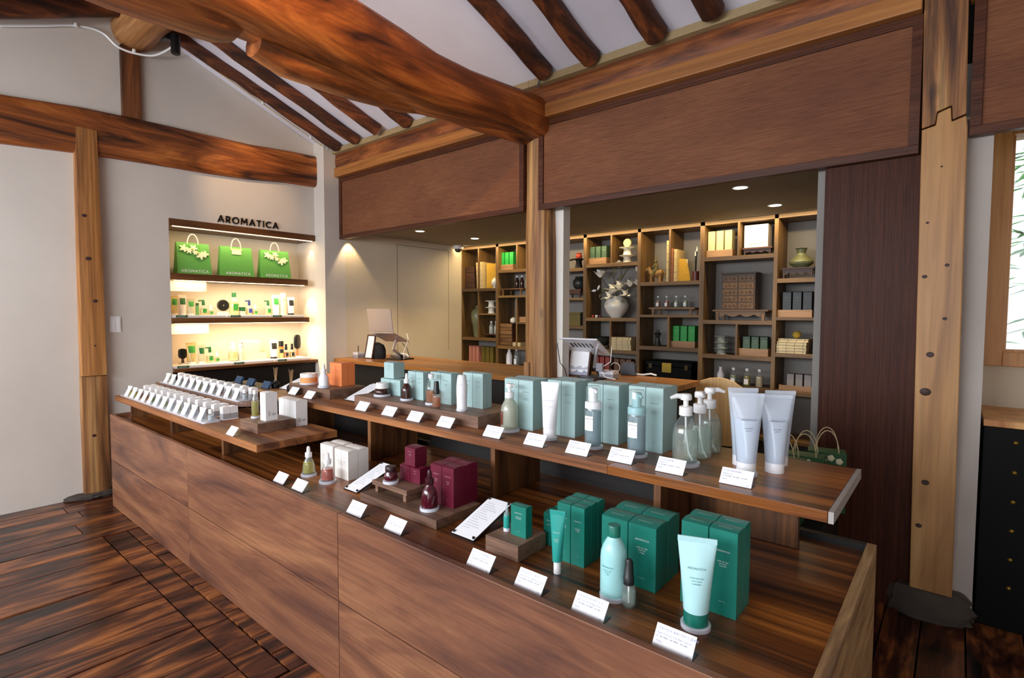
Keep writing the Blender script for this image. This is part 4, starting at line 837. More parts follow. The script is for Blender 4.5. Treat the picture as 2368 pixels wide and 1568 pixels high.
for b, zs in Z.items():
    for z in zs: shelf(b, z, .024 if z in (1.538, 1.498, 1.332, 1.318) else TH)
for b in range(7): shelf(b, .738, TH); shelf(b, .35, TH)
shelf(0, 1.335, .018, -4.352, None); divider(-4.36, 1.629, ZTOP - .03); divider(-4.36, 1.049, 1.6)
divider(-3.776, 1.828, ZTOP - .03); divider(-3.776, .969, 1.51); shelf(1, 1.24, .02, -3.767, None)
divider(-2.597, 1.828, ZTOP - .03); divider(-2.597, .99, 1.265)
divider(-2.006, 1.631, ZTOP - .03); divider(-2.006, 1.041, 1.308)
divider(-1.414, 1.824, ZTOP - .03); divider(-1.414, .997, 1.255)
struct(B(-4.64, -.56, 4.89, 4.90, 0, 2.13).build('wall_case_back', grey_linen))
area('bookcase_strip_light', (-2.7, 4.50, 2.118), (-2.7, 4.66, 1.4), 3.9, .015, 14, (1, .76, .40))
# ------------------------------------------------------------------ bookcase contents
greenb = plain('green_card', '1f9a3c', .5, var=.03); dkgreen = plain('bottle_green_card', '3f5a40', .5, var=.03); blackb = plain('charcoal_card', '2c3136', .5, var=.03); greyb = plain('grey_card', '8b8480', .5, var=.03); creamb = plain('cream_card', 'd2c898', .5, var=.02); pinkb = plain('pink_card', 'c4806c', .5, var=.03); oliveb = plain('olive_card', '6a5c20', .5, var=.04); redb = plain('red_card', '9c3c34', .5, var=.03); brownb = plain('brown_card', '6a4428', .5, var=.03)
def trio(what, x0, x1, y, z, h, mat, ik, n=3, tr=None, where=''):
    """n upright boxes, standing in a shallow wooden tray if tr = (x0, x1, height)"""
    zb = z
    if tr:
        t = thing('box_tray', 'pale wooden tray holding the ' + what + ' boxes', 'tray', (0, 0, 0)); B(tr[0], tr[1], y - .06, y - .052, z, z + tr[2]).build('front', tray_wood, t, bevel=.001); B(tr[0], tr[1], y - .052, y + .09, z, z + .012).build('base', tray_wood, t)
        for a in (tr[0], tr[1] - .008): B(a, a + .008, y - .052, y + .09, z + .012, z + tr[2]).build('side', tray_wood, t)
        zb = z + .0125
    p = (x1 - x0) / n
    for i in range(n):
        carton(LRW[n][i] + ' ' + what + ' box standing in the bookcase', x0 + i * p + .004, x0 + (i + 1) * p - .006, y - .045, y + .04, zb, h + z - zb, mat, ik, ('natural', 'care') if ik else (), 'boxes in the bookcase', brand=bool(ik))
def low_table(label, x0, x1, y, z, h, mat, d=.17, cloud=False, th=.014):
    t = thing('low_table', label, 'table', (0, 0, 0)); B(x0, x1, y - d / 2, y + d / 2, z + h - th, z + h).build('top', mat, t, bevel=.002)
    w_ = (x1 - x0) * .07
    for a in (x0 + w_ * .8, x1 - w_ * 1.8):
        for b in (y - d / 2 + .008, y + d / 2 - .022): MB().prism([(a + w_ * .2, z), (a + w_ * .8, z), (a + w_, z + h - th), (a, z + h - th)], 1, b, b + .014).build('leg', mat, t)
    if cloud:
        n = 12; xs = [x0 + w_ * 1.8 + (x1 - x0 - 3.6 * w_) * i / n for i in range(n + 1)]
        MB().prism([(x_, z + h - th - (h - th) * (.35 + .25 * abs(math.cos(i / n * 3 * PI)))) for i, x_ in enumerate(xs)] + [(xs[-1], z + h - th), (xs[0], z + h - th)], 1, y - d / 2 + .01, y - d / 2 + .02).build('apron', mat, t)
    return t
def pot(name, label, cat, x, y, z, prof, mat, rs=1.0, hs=1.0):
    t = thing(name, label, cat, (x, y, z)); m = MB().lathe([(r * rs, q * hs) for r, q in prof] + [(prof[-1][0] * rs * .8, prof[-1][1] * hs * .98), (prof[-1][0] * rs * .7, prof[-1][1] * hs * .8)], 24); m.build('body', mat, t, True); return t
def book_stack(label, x0, x1, y, z, h, n, mat=None, d=.2):
    for i in range(n):
        hh = h / n; o = rng.uniform(-.006, .006); t = thing('bound_book', (('bottom', 'second', 'third', 'fourth', 'top')[i] if i < n - 1 or n > 4 else 'top') + ' book of ' + label, 'book', ((x0 + x1) / 2 + o, y + rng.uniform(-.005, .005), z + i * hh), rng.uniform(-.04, .04), 'stacked bound books')
        w_ = (x1 - x0) / 2; B(-w_ + .003, w_ - .003, -d / 2 + .003, d / 2 - .003, .0015, hh - .002).build('pages', book_pages, t); 
        for q in (0, hh - .0018): B(-w_, w_, -d / 2, d / 2, q, q + .0015).build('cover', mat or book_cover, t)
        for k in range(4): B(-w_ + .012 + k * w_ * .55, -w_ + .014 + k * w_ * .55, -d / 2 - .0004, -d / 2, 0, hh).build('stitch', ink, t)
book_pages = plain('old_pages', 'd8c69a', .8, var=.08); book_cover = plain('old_cover', 'c2ab78', .8, var=.08); yel = plain('yellow_cover', 'c89a2c', .7, var=.08)
def stand_book(label, x0, x1, y, z, h, mat, lean=0.0, d=.17, spine=False):
    t = thing('bound_book', label, 'book', ((x0 + x1) / 2, y, z), 0, 'upright bound books'); w_ = (x1 - x0) / 2; Rm = Matrix.Rotation(lean, 4, 'Y')
    B(-w_ + .0015, w_ - .0015, -d / 2 + .002, d / 2 - .003, .002, h - .003).xf(Rm).build('pages', book_pages, t)
    for a in (-w_, w_ - .0015): B(a, a + .0015, -d / 2, d / 2, 0, h).xf(Rm).build('cover', mat, t)
    B(-w_, w_, -d / 2 - .001, -d / 2 + .001, 0, h).xf(Rm).build('spine', mat, t)
    for k in range(5): B(-w_ - .0003, w_ + .0003, -d / 2 - .0016, -d / 2 - .001, h * (.08 + .2 * k), h * (.08 + .2 * k) + .0025).xf(Rm).build('stitch', ink, t)
def small_bottle(label, x, y, z, h, r, body, lq, group, lab=None):
    t = thing('product_bottle', label, 'bottle', (x, y, z), 0, group)
    L([(r * .9, 0), (r, .004), (r, h * .55), (r * .9, h * .63), (r * .5, h * .78), (r * .4, h * .84), (r * .4, h * .88)], 18).build('bottle', body, t, True)
    if lq: L([(r * .85, .003), (r * .92, .006), (r * .92, h * .6)], 18).build('liquid', lq, t, True)
    L([(r * .46, h * .86), (r * .46, h * .99), (r * .42, h)], 16).build('cap', white_pl, t, True)
    if lab: patch(t, r, h * .12, h * .42, -125, -55, lab)
VASE_T = [(.045, 0), (.05, .02), (.062, .12), (.078, .2), (.085, .26), (.078, .31), (.05, .345), (.022, .36), (.02, .375), (.03, .385)]
PED = [(.045, 0), (.04, .01), (.035, .045), (.04, .06), (.075, .068), (.078, .074), (.05, .076)]
# bay one
x0, x1, y, z, h = -4.691, -4.476, 4.7, 1.629, 0.262
t = thing('document_box', 'dark brown wooden document box in the top left cell', 'box', (0, 0, 0)); B(x0, x1, y - .05, y + .12, z, z + h).build('body', stand_dark, t, bevel=.002)
for k in range(4): B(x0 + .006, x1 - .006, y - .054, y - .05, z + .01 + k * h / 4, z + h / 4 * (k + 1) - .006).build('drawer_front', stand_dark, t, bevel=.001)
x0, x1, y, z, h = -4.4, -4.305, 4.7, 1.629, 0.309
stand_book('tall cream stitched book at the yellow pair', x0, x1, y, z, h, book_cover, -.05)
x0, x1, y, z, h = -4.293, -4.205, 4.7, 1.629, 0.292
t = thing('bound_book', 'yellow covered book standing turned to show its cover', 'book', ((x0 + x1) / 2 + .01, y + .02, z), .9, 'upright bound books'); B(-.075, .075, -.01, .01, .002, h).build('pages', book_pages, t); B(-.077, .077, -.013, -.01, 0, h + .002).build('cover', yel, t); B(-.077, .077, .01, .013, 0, h + .002).build('cover', yel, t)
pot('lidded_jar', 'small white footed jar with lid near the yellow book', 'jar', -4.195, 4.70, 1.629, [(.02, 0), (.016, .02), (.036, .05), (.04, .075), (.03, .1), (.01, .115), (.008, .13), (.004, .132)], cream_cer)
pot('tall_vase', 'tall celadon vase with a thin branch in the lower left cell', 'vase', -4.50, 4.73, 1.049, VASE_T, celadon, .95, .98)
MB().tube([(0, 0, .36), (.01, .01, .5), (-.004, .02, .56)], .0016, 6).build('branch', reed, [o for o in bpy.data.objects if o.name.startswith('tall_vase')][-1], True)
for k in (0, 1): pot('pedestal_dish', ('lower', 'upper')[k] + ' white pedestal dish stacked in the small left cell', 'dish', -4.245, 4.70, 1.335 + k * .0765, PED, cream_cer)
low_table('tiny dark stand under the frosted bottles', -4.335, -4.105, 4.72, 1.049, .045, stand_dark, .13)
for k, x in enumerate((-4.247, -4.17)): small_bottle(('frosted bottle on the tiny dark stand', 'half hidden bottle beside the bookcase upright')[k], x, 4.70, 1.094, .15, .027, frost, None, 'bottles in the bookcase')
x0, x1, y, z, h = -4.578, -4.388, 4.7, 0.738, 0.148
trio('pink', -4.56, -4.385, 4.68, .738, .21, pinkb, None)
trio('olive', -4.372, -4.17, 4.70, .738, .205, oliveb, None, 3)
# bay two
x0, x1, y, z, h = -4.072, -3.871, 4.7, 1.828, 0.207
trio('bright green', x0, x1, y, z, h, greenb, wink, 3, (x0 - .06, x1 + .004, .062))
x0, x1, y, z, h = -4.029, -3.713, 4.7, 1.538, 0.08
low_table('small brown table under three amber bottles', x0, x1, y, z, h, stand_mid)
for k, px in enumerate((-3.855, -3.785, -3.715)): small_bottle(('left', 'middle', 'right')[k] + ' brown bottle on the small brown table', px, y, z + h, .145, .024, amber if k < 2 else frost, plain('dark_amber', '2c1005', .3) if k < 2 else None, 'bottles in the bookcase')
x0, x1, y, z, h = -4.061, -3.875, 4.7, 0.969, 0.253
t = thing('document_box', 'brown wooden drawer box below the white ball', 'box', (0, 0, 0)); B(x0, x1, y - .06, y + .1, z, z + h).build('body', stand_dark, t, bevel=.002)
for k in range(6): B(x0 + .006, x1 - .006, y - .064, y - .06, z + .01 + k * h / 6.2, z + .01 + (k + .85) * h / 6.2).build('drawer_front', stand_mid, t, bevel=.001)
pot('round_vase', 'round white ball vase on the brown drawer box', 'vase', x1 - .035, y, z + h, [(.012, 0), (.03, .012), (.037, .035), (.03, .058), (.012, .068), (.008, .07)], cream_cer)
x0, x1, y, z, h = -3.837, -3.725, 4.7, 0.969, 0.044
book_stack('the small pile beside the centre post', x0, x1, y, z, h, 3)
t = thing('box_tray', 'small empty wooden tray beside the centre post', 'tray', (0, 0, 0)); B(-3.765, -3.62, 4.63, 4.638, 1.24, 1.30).build('front', tray_wood, t); B(-3.765, -3.62, 4.638, 4.78, 1.24, 1.25).build('base', tray_wood, t)
small_bottle('white bottle on the bookcase just left of the post', -3.95, 4.68, .738, .205, .036, milk, None, 'bottles in the bookcase')
small_bottle('clear labelled bottle close to the post', -3.85, 4.69, .738, .205, .033, glass, water, 'bottles in the bookcase', paper)
# bay three
blk_ped = [(.045, 0), (.035, .05), (.03, .085), (.04, .095), (.085, .10), (.086, .106), (.05, .108)]
for k, (x, lb) in enumerate(((-3.20, 'left'), (-3.03, 'right'))): pot('pedestal_dish', lb + ' black pedestal dish beside the white pier', 'dish', x, 4.70, 1.80, blk_ped, black_mt, .95, .95)
pot('gourd_vase', 'little terracotta gourd vase on the left black pedestal', 'vase', -3.20, 4.70, 1.903, [(.02, 0), (.03, .02), (.03, .035), (.014, .05), (.011, .06), (.004, .09), (.003, .1)], terracotta)
pot('small_jar', 'squat terracotta jar on the right black pedestal', 'jar', -3.03, 4.70, 1.903, [(.022, 0), (.035, .02), (.034, .035), (.024, .045), (.03, .058)], terracotta)
low_table('dark carved stand beneath the shadowed vase', -3.18, -2.965, 4.72, 1.498, .09, stand_dark, .16, True)
pot('round_vase', 'dark glazed vase in shadow beside the white pier', 'vase', -3.044, 4.74, 1.588, [(.035, 0), (.06, .02), (.072, .06), (.07, .09), (.045, .12), (.05, .135)], dark_glaze)
t = thing('document_box', 'olive lidded box with a black side beside the pier', 'box', (0, 0, 0)); B(-3.2, -2.965, 4.63, 4.82, 1.216, 1.33).build('body', oliveb, t, bevel=.003); B(-3.205, -2.96, 4.625, 4.825, 1.33, 1.352).build('lid', oliveb, t, bevel=.003); B(-2.959, -2.925, 4.64, 4.82, 1.216, 1.34).build('side_case', black_lac, t)
# bay four
x0, x1, y, z, h = -2.876, -2.678, 4.7, 1.828, 0.183
trio('bottle green top shelf', x0, x1, y, z, h, dkgreen, wink, 3, (x0 - .05, x1 + .002, .065))
for k in (0, 1): pot('pedestal_dish', ('lower', 'upper')[k] + ' pale pedestal dish under the citrus disc', 'dish', -2.48, 4.70, 1.828 + k * .077, PED, cream_cer)
t = thing('citrus_disc', 'pale yellow round soap disc on the pedestal dishes', 'soap', (-2.48, 4.70, 1.982)); MB().lathe([(.038, -.012), (.04, -.008), (.04, .008), (.038, .012)], 24).xf(Matrix.Translation((0, 0, .04)) @ Matrix.Rotation(PI / 2, 4, 'X')).build('disc', plain('citrus', 'd9cf90', .5, var=.1), t, True)
vx, vy, vz = -2.60, 4.72, 1.299
mv = pot('moon_jar', 'white moon jar holding magnolia branches', 'vase', vx, vy, vz, [(.055, 0), (.062, .012), (.10, .06), (.118, .10), (.12, .13), (.10, .175), (.07, .2), (.062, .212)], white_gloss)
mg = thing('magnolia_branches', 'white magnolia blossoms on dark branches in the moon jar', 'flowers', (vx, vy, vz + .19)); mg.scale = (1.12, .9, 1.12)
bark = plain('bark', '4a3a20', .7); petal = plain('magnolia_petal', 'eeebdf', .6, var=.05, scale=12); lf = plain('magnolia_leaf', '5f5c2c', .6, var=.2)
def blossom(c, s, op):
    m = MB(); c = Vector(c)
    for ring, (n, tilt, L_) in enumerate(((3, .25 + op * .3, s * .9), (6, .6 + op * .75, s))):
        for k in range(n):
            a = 2 * PI * k / n + ring * .5 + rng.uniform(-.2, .2); tl = tilt + rng.uniform(-.15, .15)
            d = Vector((math.cos(a) * math.sin(tl), math.sin(a) * math.sin(tl), math.cos(tl))); s_ = Vector((-math.sin(a), math.cos(a), 0)); nn = d.cross(s_)
            R0 = []
            for i in range(5):
                f = i / 4; w_ = L_ * .36 * math.sin(PI * (.12 + .8 * f)) ; p = c + d * L_ * f + nn * L_ * .16 * math.sin(PI * f); R0.append((p - s_ * w_, p - nn * w_ * .25, p + s_ * w_))
            o = len(m.v); m.v += [tuple(q) for r_ in R0 for q in r_]
            for i in range(4):
                for j in range(2): m.f.append((o + i * 3 + j, o + i * 3 + j + 1, o + i * 3 + 4 + j, o + i * 3 + 3 + j))
    return m
def bud(c, d, s): 
    d = Vector(d).normalized(); c = Vector(c); return MB().tube([c, c + d * s * .3, c + d * s * .7, c + d * s], [s * .1, s * .24, s * .2, s * .02], 8)
brs = [[(0, 0, 0), (-.06, -.01, .07), (-.12, -.02, .15), (-.14, -.03, .19)], [(0, 0, 0), (.03, -.01, .1), (.05, 0, .2), (.03, -.01, .27)], [(.045, 0, .17), (.1, .0, .25), (.15, -.01, .29), (.19, -.01, .27)], [(0, 0, 0), (.09, -.02, .06), (.17, -.02, .1), (.22, -.03, .1)], [(0, 0, 0), (-.02, .0, .12), (-.03, -.01, .2)], [(0, 0, 0), (-.1, -.03, .06), (-.19, -.04, .075)], [(-.02, 0, .12), (.02, -.01, .17)]]
for b_ in brs: MB().tube(b_, [.0045, .0035, .003, .0025][:len(b_)], 6).build('branch', bark, mg, True)
for c, s, op in (((-.15, -.04, .19), .075, .5), ((.03, -.02, .27), .06, .4), ((.0, -.07, .05), .085, 1.0), ((-.03, -.09, .0), .07, 1.3), ((.05, -.06, .08), .07, .6), ((.11, -.06, .02), .06, 1.2), ((.14, -.03, .1), .06, .5), ((.21, -.03, .11), .05, .6)): blossom(c, s * 1.2, op).build('blossom', petal, mg, True)
for c, d, s in (((-.16, -.03, .12), (-.3, 0, -.6), .05), ((-.19, -.04, .075), (-1, 0, -.1), .05), ((.19, -.01, .27), (.1, 0, -1), .045), ((.20, -.01, .28), (.3, 0, 1), .035), ((.07, -.08, .02), (.4, -.4, .2), .03)): bud(c, d, s).build('bud', petal, mg, True)
for c, d, s in (((-.08, -.02, .17), (.5, 0, .6), .05), ((-.03, -.01, .2), (-.2, 0, 1), .05), ((.02, -.01, .17), (.8, 0, .5), .055), ((.0, -.01, .25), (-.8, 0, .2), .045), ((.13, -.02, .13), (.1, 0, 1), .05), ((-.13, -.03, .1), (.1, -.1, -1), .06), ((-.15, -.03, .05), (-.3, 0, -1), .05), ((-.02, -.1, -.03), (-.5, -.3, -.4), .05), ((.08, -.07, .0), (.2, -.2, -.6), .05)):
    d = Vector(d).normalized(); s_ = d.cross(Vector((.3, 1, .2))).normalized() * s * .22; c = Vector(c); MB().add([c, c + d * s * .5 + s_, c + d * s, c + d * s * .5 - s_, c + d * s * .5 + Vector((0, -.004, 0))], [(0, 1, 4), (1, 2, 4), (2, 3, 4), (3, 0, 4)]).build('leaf', lf, mg)
for k, (cn, cc) in enumerate((('red', 'b03a22'), ('white', 'ece6d4'), ('purple', '5a2c4e'))): pot('tiny_cup', 'tiny ' + cn + ' cup on the moon jar shelf', 'cup', -2.845 + k * .042, 4.68, 1.299, [(.009, 0), (.014, .006), (.0145, .02), (.012, .026)], plain(cn + '_cup', cc, .4))
pot('wide_bowl', 'wide dark bowl on a stand below the moon jar', 'bowl', -2.74, 4.72, 1.025, [(.035, 0), (.06, .02), (.085, .045), (.088, .07), (.07, .085)], dark_glaze)
low_table('flat dark stand beneath the wide bowl', -2.83, -2.65, 4.72, .99, .035, stand_dark, .15)
x0, x1, y, z, h = -2.606, -2.376, 4.7, 0.99, 0.124
book_stack('the cream pile under the moon jar shelf', x0, x1, y, z, h, 5)
trio('red', -2.81, -2.63, 4.70, .738, .175, redb, None); trio('brown', -2.59, -2.395, 4.70, .738, .165, brownb, None)
# bay five
x0, x1, y, z, h = -2.237, -2.07, 4.7, 1.631, 0.243
t = thing('rider_figurine', 'carved clay figurine of a rider on a stout horse', 'figurine', ((x0 + x1) / 2 - .02, y - .02, z), 0); hm = plain('clay_horse', '8c6a3a', .8, var=.2, scale=20, bump=.4); rm = plain('clay_rider', '5c5432', .8, var=.2, scale=20, bump=.4)
m = MB().rings([[(xx, cy + a, cz + b) for a, b in sect(0, 0, hw, hh, 14, 2.2, .03)] for xx, cy, cz, hw, hh in ((-.055, 0, .075, .012, .02), (-.045, 0, .078, .028, .034), (0, 0, .075, .033, .03), (.04, 0, .08, .033, .036), (.065, 0, .085, .026, .03), (.075, 0, .085, .008, .012))])
for sx in (-.036, .05):
    for sy in (-.018, .018): m.tube([(sx, sy, .06), (sx, sy * 1.1, .03), (sx, sy * 1.1, 0)], [.015, .012, .014], 10)
m.tube([(-.045, 0, .085), (-.062, 0, .115), (-.07, 0, .128)], [.024, .019, .015], 12); m.tube([(-.06, 0, .13), (-.082, 0, .122), (-.1, 0, .112)], [.017, .015, .009], 12)
for sy in (-.009, .009): m.tube([(-.064, sy, .138), (-.063, sy * 1.2, .152)], [.005, .001], 6)
m.tube([(.072, 0, .1), (.085, 0, .085), (.083, 0, .055)], [.006, .006, .003], 8)
m.build('horse', hm, t, True)
m = MB().rings([[(a + dx, b, zz) for a, b in sect(0, 0, hw, hd, 14, 2.2, .03)] for zz, hw, hd, dx in ((.095, .03, .036, -.005), (.12, .026, .03, -.004), (.145, .023, .028, -.002), (.165, .018, .024, 0), (.175, .009, .01, 0), (.18, .013, .014, -.001), (.195, .015, .016, -.002), (.208, .012, .013, 0), (.216, .006, .006, 0), (.226, .007, .007, 0), (.235, .002, .002, 0))])
for sy in (-1, 1): m.tube([(0, sy * .024, .16), (-.014, sy * .03, .14), (-.034, sy * .016, .125)], [.01, .009, .007], 8); m.tube([(-.002, sy * .03, .105), (-.012, sy * .042, .085), (-.008, sy * .042, .055)], [.015, .012, .009], 8)
m.build('rider', rm, t, True)
for k, (a, b, top, mt, ln) in enumerate(((325, 355, 280, book_cover, 0), (360, 378, 345, plain('rust_cover', 'a0603c', .7), 0), (384, 410, 350, book_cover, 0))):
    z_ = 1.631; p = (-2.043, -2.009, 4.7, 1.631, 0.367, -2.001, -1.981, 4.7, 1.631, 0.293, -1.974, -1.947, 4.7, 1.631, 0.285)[5 * k: 5 * k + 5]
    stand_book(('tallest', 'rust edged', 'third')[k] + ' stitched book standing beside the brush pot', p[0], p[1], p[2], z_, p[4], mt, ln)
t = thing('bound_book', 'yellow soft book leaning open beside the stitched books', 'book', (-1.915, 4.69, 1.631), .5, 'upright bound books'); MB().prism([(-.055, 0), (.06, 0), (.055, .06), (.035, .15), (.02, .20), (-.055, .205)], 1, -.006, .006).build('cover', yel, t, bevel=.002); B(-.053, .035, -.004, .004, .005, .198).build('pages', book_pages, t)
t = thing('brush_pot', 'dark red brush pot with two calligraphy brushes', 'pot', (-1.80, 4.68, 1.631)); L([(.03, 0), (.03, .085), (.026, .085), (.026, .01)], 20).build('pot', plain('red_pot', '4a1c16', .4), t, True)
for k, (dx, hh) in enumerate(((-.004, .22), (.008, .26))):
    br = MB().tube([(0, 0, .02), (dx, .0, hh)], .004, 8).build('brush', black_lac, t, True); MB().tube([(dx, 0, hh), (dx * 1.1, 0, hh + .02), (dx * 1.2, 0, hh + .045)], [.0065, .006, .001], 8).build('bristles', petal, br, True)
x0, x1, y, z, h = -2.21, -1.777, 4.7, 1.332, 0.065
low_table('long low table carrying four oil bottles', x0, x1, y, z, h, stand_mid)
for k, px in enumerate((-2.157, -2.073, -1.98, -1.896)): small_bottle(ORD[k] + ' labelled bottle on the long low table', px, y, z + h, .108, .0215, glass, (amberl, amberl, liq['pale'], liq['pale'])[k], 'bottles in the bookcase', paper)
pot('bell_vase', 'dark slender vase with an antler rim', 'vase', -2.149, 4.69, 1.041, [(.036, 0), (.03, .015), (.018, .06), (.02, .09), (.034, .115), (.03, .12), (.014, .125), (.012, .15)], dark_glaze)
x0, x1, y, z, h = -1.994, -1.781, 4.7, 1.041, 0.195
trio('bright green lower', x0, x1, y, z, h, greenb, wink, 3, (x0 - .03, x1 + .002, .055))
x0, x1, y, z, h = -2.232, -1.802, 4.7, 0.738, 0.169
t = thing('lacquer_chest', 'black lacquer chest with a square brass plate', 'chest', (0, 0, 0)); B(x0, x1, 4.63, 4.86, z, z + h * .7).build('body', black_lac, t, bevel=.004); B(x0 - .003, x1 + .003, 4.627, 4.863, z + h * .71, z + h).build('lid', black_lac, t, bevel=.006); B((x0 + x1) / 2 - .055, (x0 + x1) / 2 + .035, 4.618, 4.627, z + h * .4, z + h * .93).build('lock_plate', brass, t, bevel=.002)
for a in (x0 + .03, x1 - .06): B(a, a + .03, 4.622, 4.627, z + h * .6, z + h * .85).build('hinge_plate', plain('dull_brass', '4c4020', .5, .6), t)
# bay six
x0, x1, y, z, h = -1.692, -1.48, 4.7, 1.824, 0.229
trio('cream', x0, x1, y, z, h, creamb, None, 3, (x0 - .04, x1 + .005, .06))
low_table('dark scroll legged stand under the white gift box', -1.40, -1.165, 4.72, 1.824, .062, stand_dark, .17, True)
x0, x1, y, z, h = -1.39, -1.206, 4.7, 1.887, 0.185
t = thing('gift_box', 'white square gift box with small grey lettering', 'box', (0, 0, 0)); B(x0, x1, 4.66, 4.78, z, z + h).build('body', whitec, t, bevel=.002); m = word('AROMATICA', .012, .12); m.v = [(v[0] + (x0 + x1) / 2 + .0, 4.6594, v[2] + z + .022) for v in m.v]; m.build('lettering', ink, t)
low_table('carved altar table bearing the medicine chest', -1.625, -1.18, 4.715, 1.289, .088, stand_mid, .19, True)
x0, x1, y, z, h = -1.561, -1.258, 4.66, 1.377, 0.311
t = thing('medicine_chest', 'old medicine chest of ten carved drawers', 'chest', (0, 0, 0)); mc = wood('chest_wood', '2e1f10', '4a3218', '5e4322', 0, 12, 1, .5); x1 = x0 + .27
B(x0, x1, 4.655, 4.80, z, z + h - .012).build('body', mc, t, bevel=.002); B(x0 - .008, x1 + .008, 4.648, 4.806, z + h - .012, z + h).build('top', mc, t, bevel=.002)
ww = (x1 - x0 - .03) / 2; hh = (h - .03) / 5; dcar = plain('drawer_relief', '6a4a28', .5, var=.5, scale=90, bump=.8)
for c_ in range(2):
    for r_ in range(5):
        d_ = B(x0 + .01 + c_ * (ww + .01), x0 + .01 + c_ * (ww + .01) + ww, 4.649, 4.655, z + .008 + r_ * hh, z + .008 + r_ * hh + hh - .006).build('drawer', dcar, t, bevel=.002)
        for k in range(3): MB().lathe([(.008, 0), (.006, .003), (.001, .004)], 8).xf(Matrix.Translation((x0 + .01 + c_ * (ww + .01) + ww * (.22 + .28 * k), 4.649, z + .006 + (r_ + .5) * hh)) @ Matrix.Rotation(PI / 2, 4, 'X')).build('boss', steel if 0 else mc, d_, True)
for k in range(3): pot('pedestal_dish', ('bottom', 'middle', 'top')[k] + ' celadon pedestal dish of the stack of three', 'dish', -1.565, 4.69, .997 + k * .053, [(.045, 0), (.04, .006), (.036, .03), (.045, .04), (.066, .047), (.068, .051), (.04, .053)], plain('pale_celadon', '9aa096', .35), .95, 1)
x0, x1, y, z, h = -1.384, -1.181, 4.7, 0.997, 0.162
trio('bottle green lower', x0, x1, y, z, h, dkgreen, wink, 3, (x0 - .045, x1 + .003, .06))
for k, px in enumerate((-1.564, -1.456, -1.346, -1.248)): small_bottle(('opaque white lotion', 'clear labelled wash', 'amber labelled wash', 'cream filled lotion')[k] + ' bottle in the bottom row', px, 4.68, .738, .15, .0295, (milk, glass, glass, glass)[k], (None, liq['pale'], oil, plain('cream_liquid', 'cdbb98', .4))[k], 'bottles in the bookcase', (None, paper, paper, None)[k])
# bay seven
low_table('dark cloud footed stand under the wide celadon vase', -1.10, -.862, 4.72, 1.622, .085, stand_dark, .17, True)
pot('wide_vase', 'wide bellied celadon vase with a flared neck', 'vase', -.97, 4.71, 1.707, [(.045, 0), (.05, .006), (.085, .03), (.088, .045), (.07, .07), (.035, .1), (.026, .125), (.03, .142), (.046, .152)], celadon)
x0, x1, y, z, h = -1.088, -0.87, 4.7, 1.318, 0.203
trio('charcoal', x0, x1, y, z, h, blackb, ink2, 3, (x0 - .03, x1 + .0, .058))
x0, x1, y, z, h = -1.105, -0.891, 4.7, 1.036, 0.112
book_stack('the white stitched pile in the rightmost cell', x0, x1, y, z, h, 5, plain('white_cover', 'd9cfb4', .8))
pot('soap_ball', 'round yellow soap ball on the white stitched pile', 'soap', (x0 + x1) / 2 + .015, 4.70, z + h + .001, [(.008, 0), (.026, .012), (.033, .03), (.026, .05), (.008, .06)], plain('yellow_soap', 'b8983a', .5))
x0, x1, y, z, h = -1.041, -0.857, 4.7, 0.738, 0.135
trio('grey', x0, x1, y, z, h, greyb, None, 3, (x0 - .05, x1 + .01, .04))

# ------------------------------------------------------------------ things on the bar
t = thing('laptop', 'silver laptop open on a folding stand at the bar left end', 'laptop', (-4.099, 3.02, 1.158), .12)
B(-.155, .155, .0, .22, -.006, .006).xf(Matrix.Rotation(-.42, 4, 'X')).build('base', silver, t, bevel=.004); B(-.155, .155, -.004, .004, 0, .215).xf(Matrix.Translation((0, 0, .006)) @ Matrix.Rotation(.16, 4, 'X')).build('lid', silver, t, bevel=.003)
zb = t.location.z
t2 = thing('laptop_stand', 'black folding laptop stand on the bar left end', 'stand', (t.location.x + .04, 3.10, ZC), .12); MB().tube([(0, .16, .01), (0, .02, .1), (0, .06, zb - ZC - .075)], .014, 8).build('arm', silver, t2, True); B(-.10, .10, .02, .2, 0, .012).build('foot', black_mt, t2, bevel=.003); MB().tube([(0, .16, .012), (.06, .05, .05)], .012, 8).build('strut', black_mt, t2)
MB().tube([(.12, .08, zb - ZC - .01), (.17, .05, zb - ZC - .06), (.14, .02, .08), (.12, .04, .012)], .003, 6).build('cable', white_pl, t2, True); MB().tube([(-.12, .0, zb - ZC + .005), (-.19, -.03, zb - ZC - .02), (-.18, -.03, .06), (-.16, .0, .01)], .0025, 6).build('cable', black_pl, t2, True)
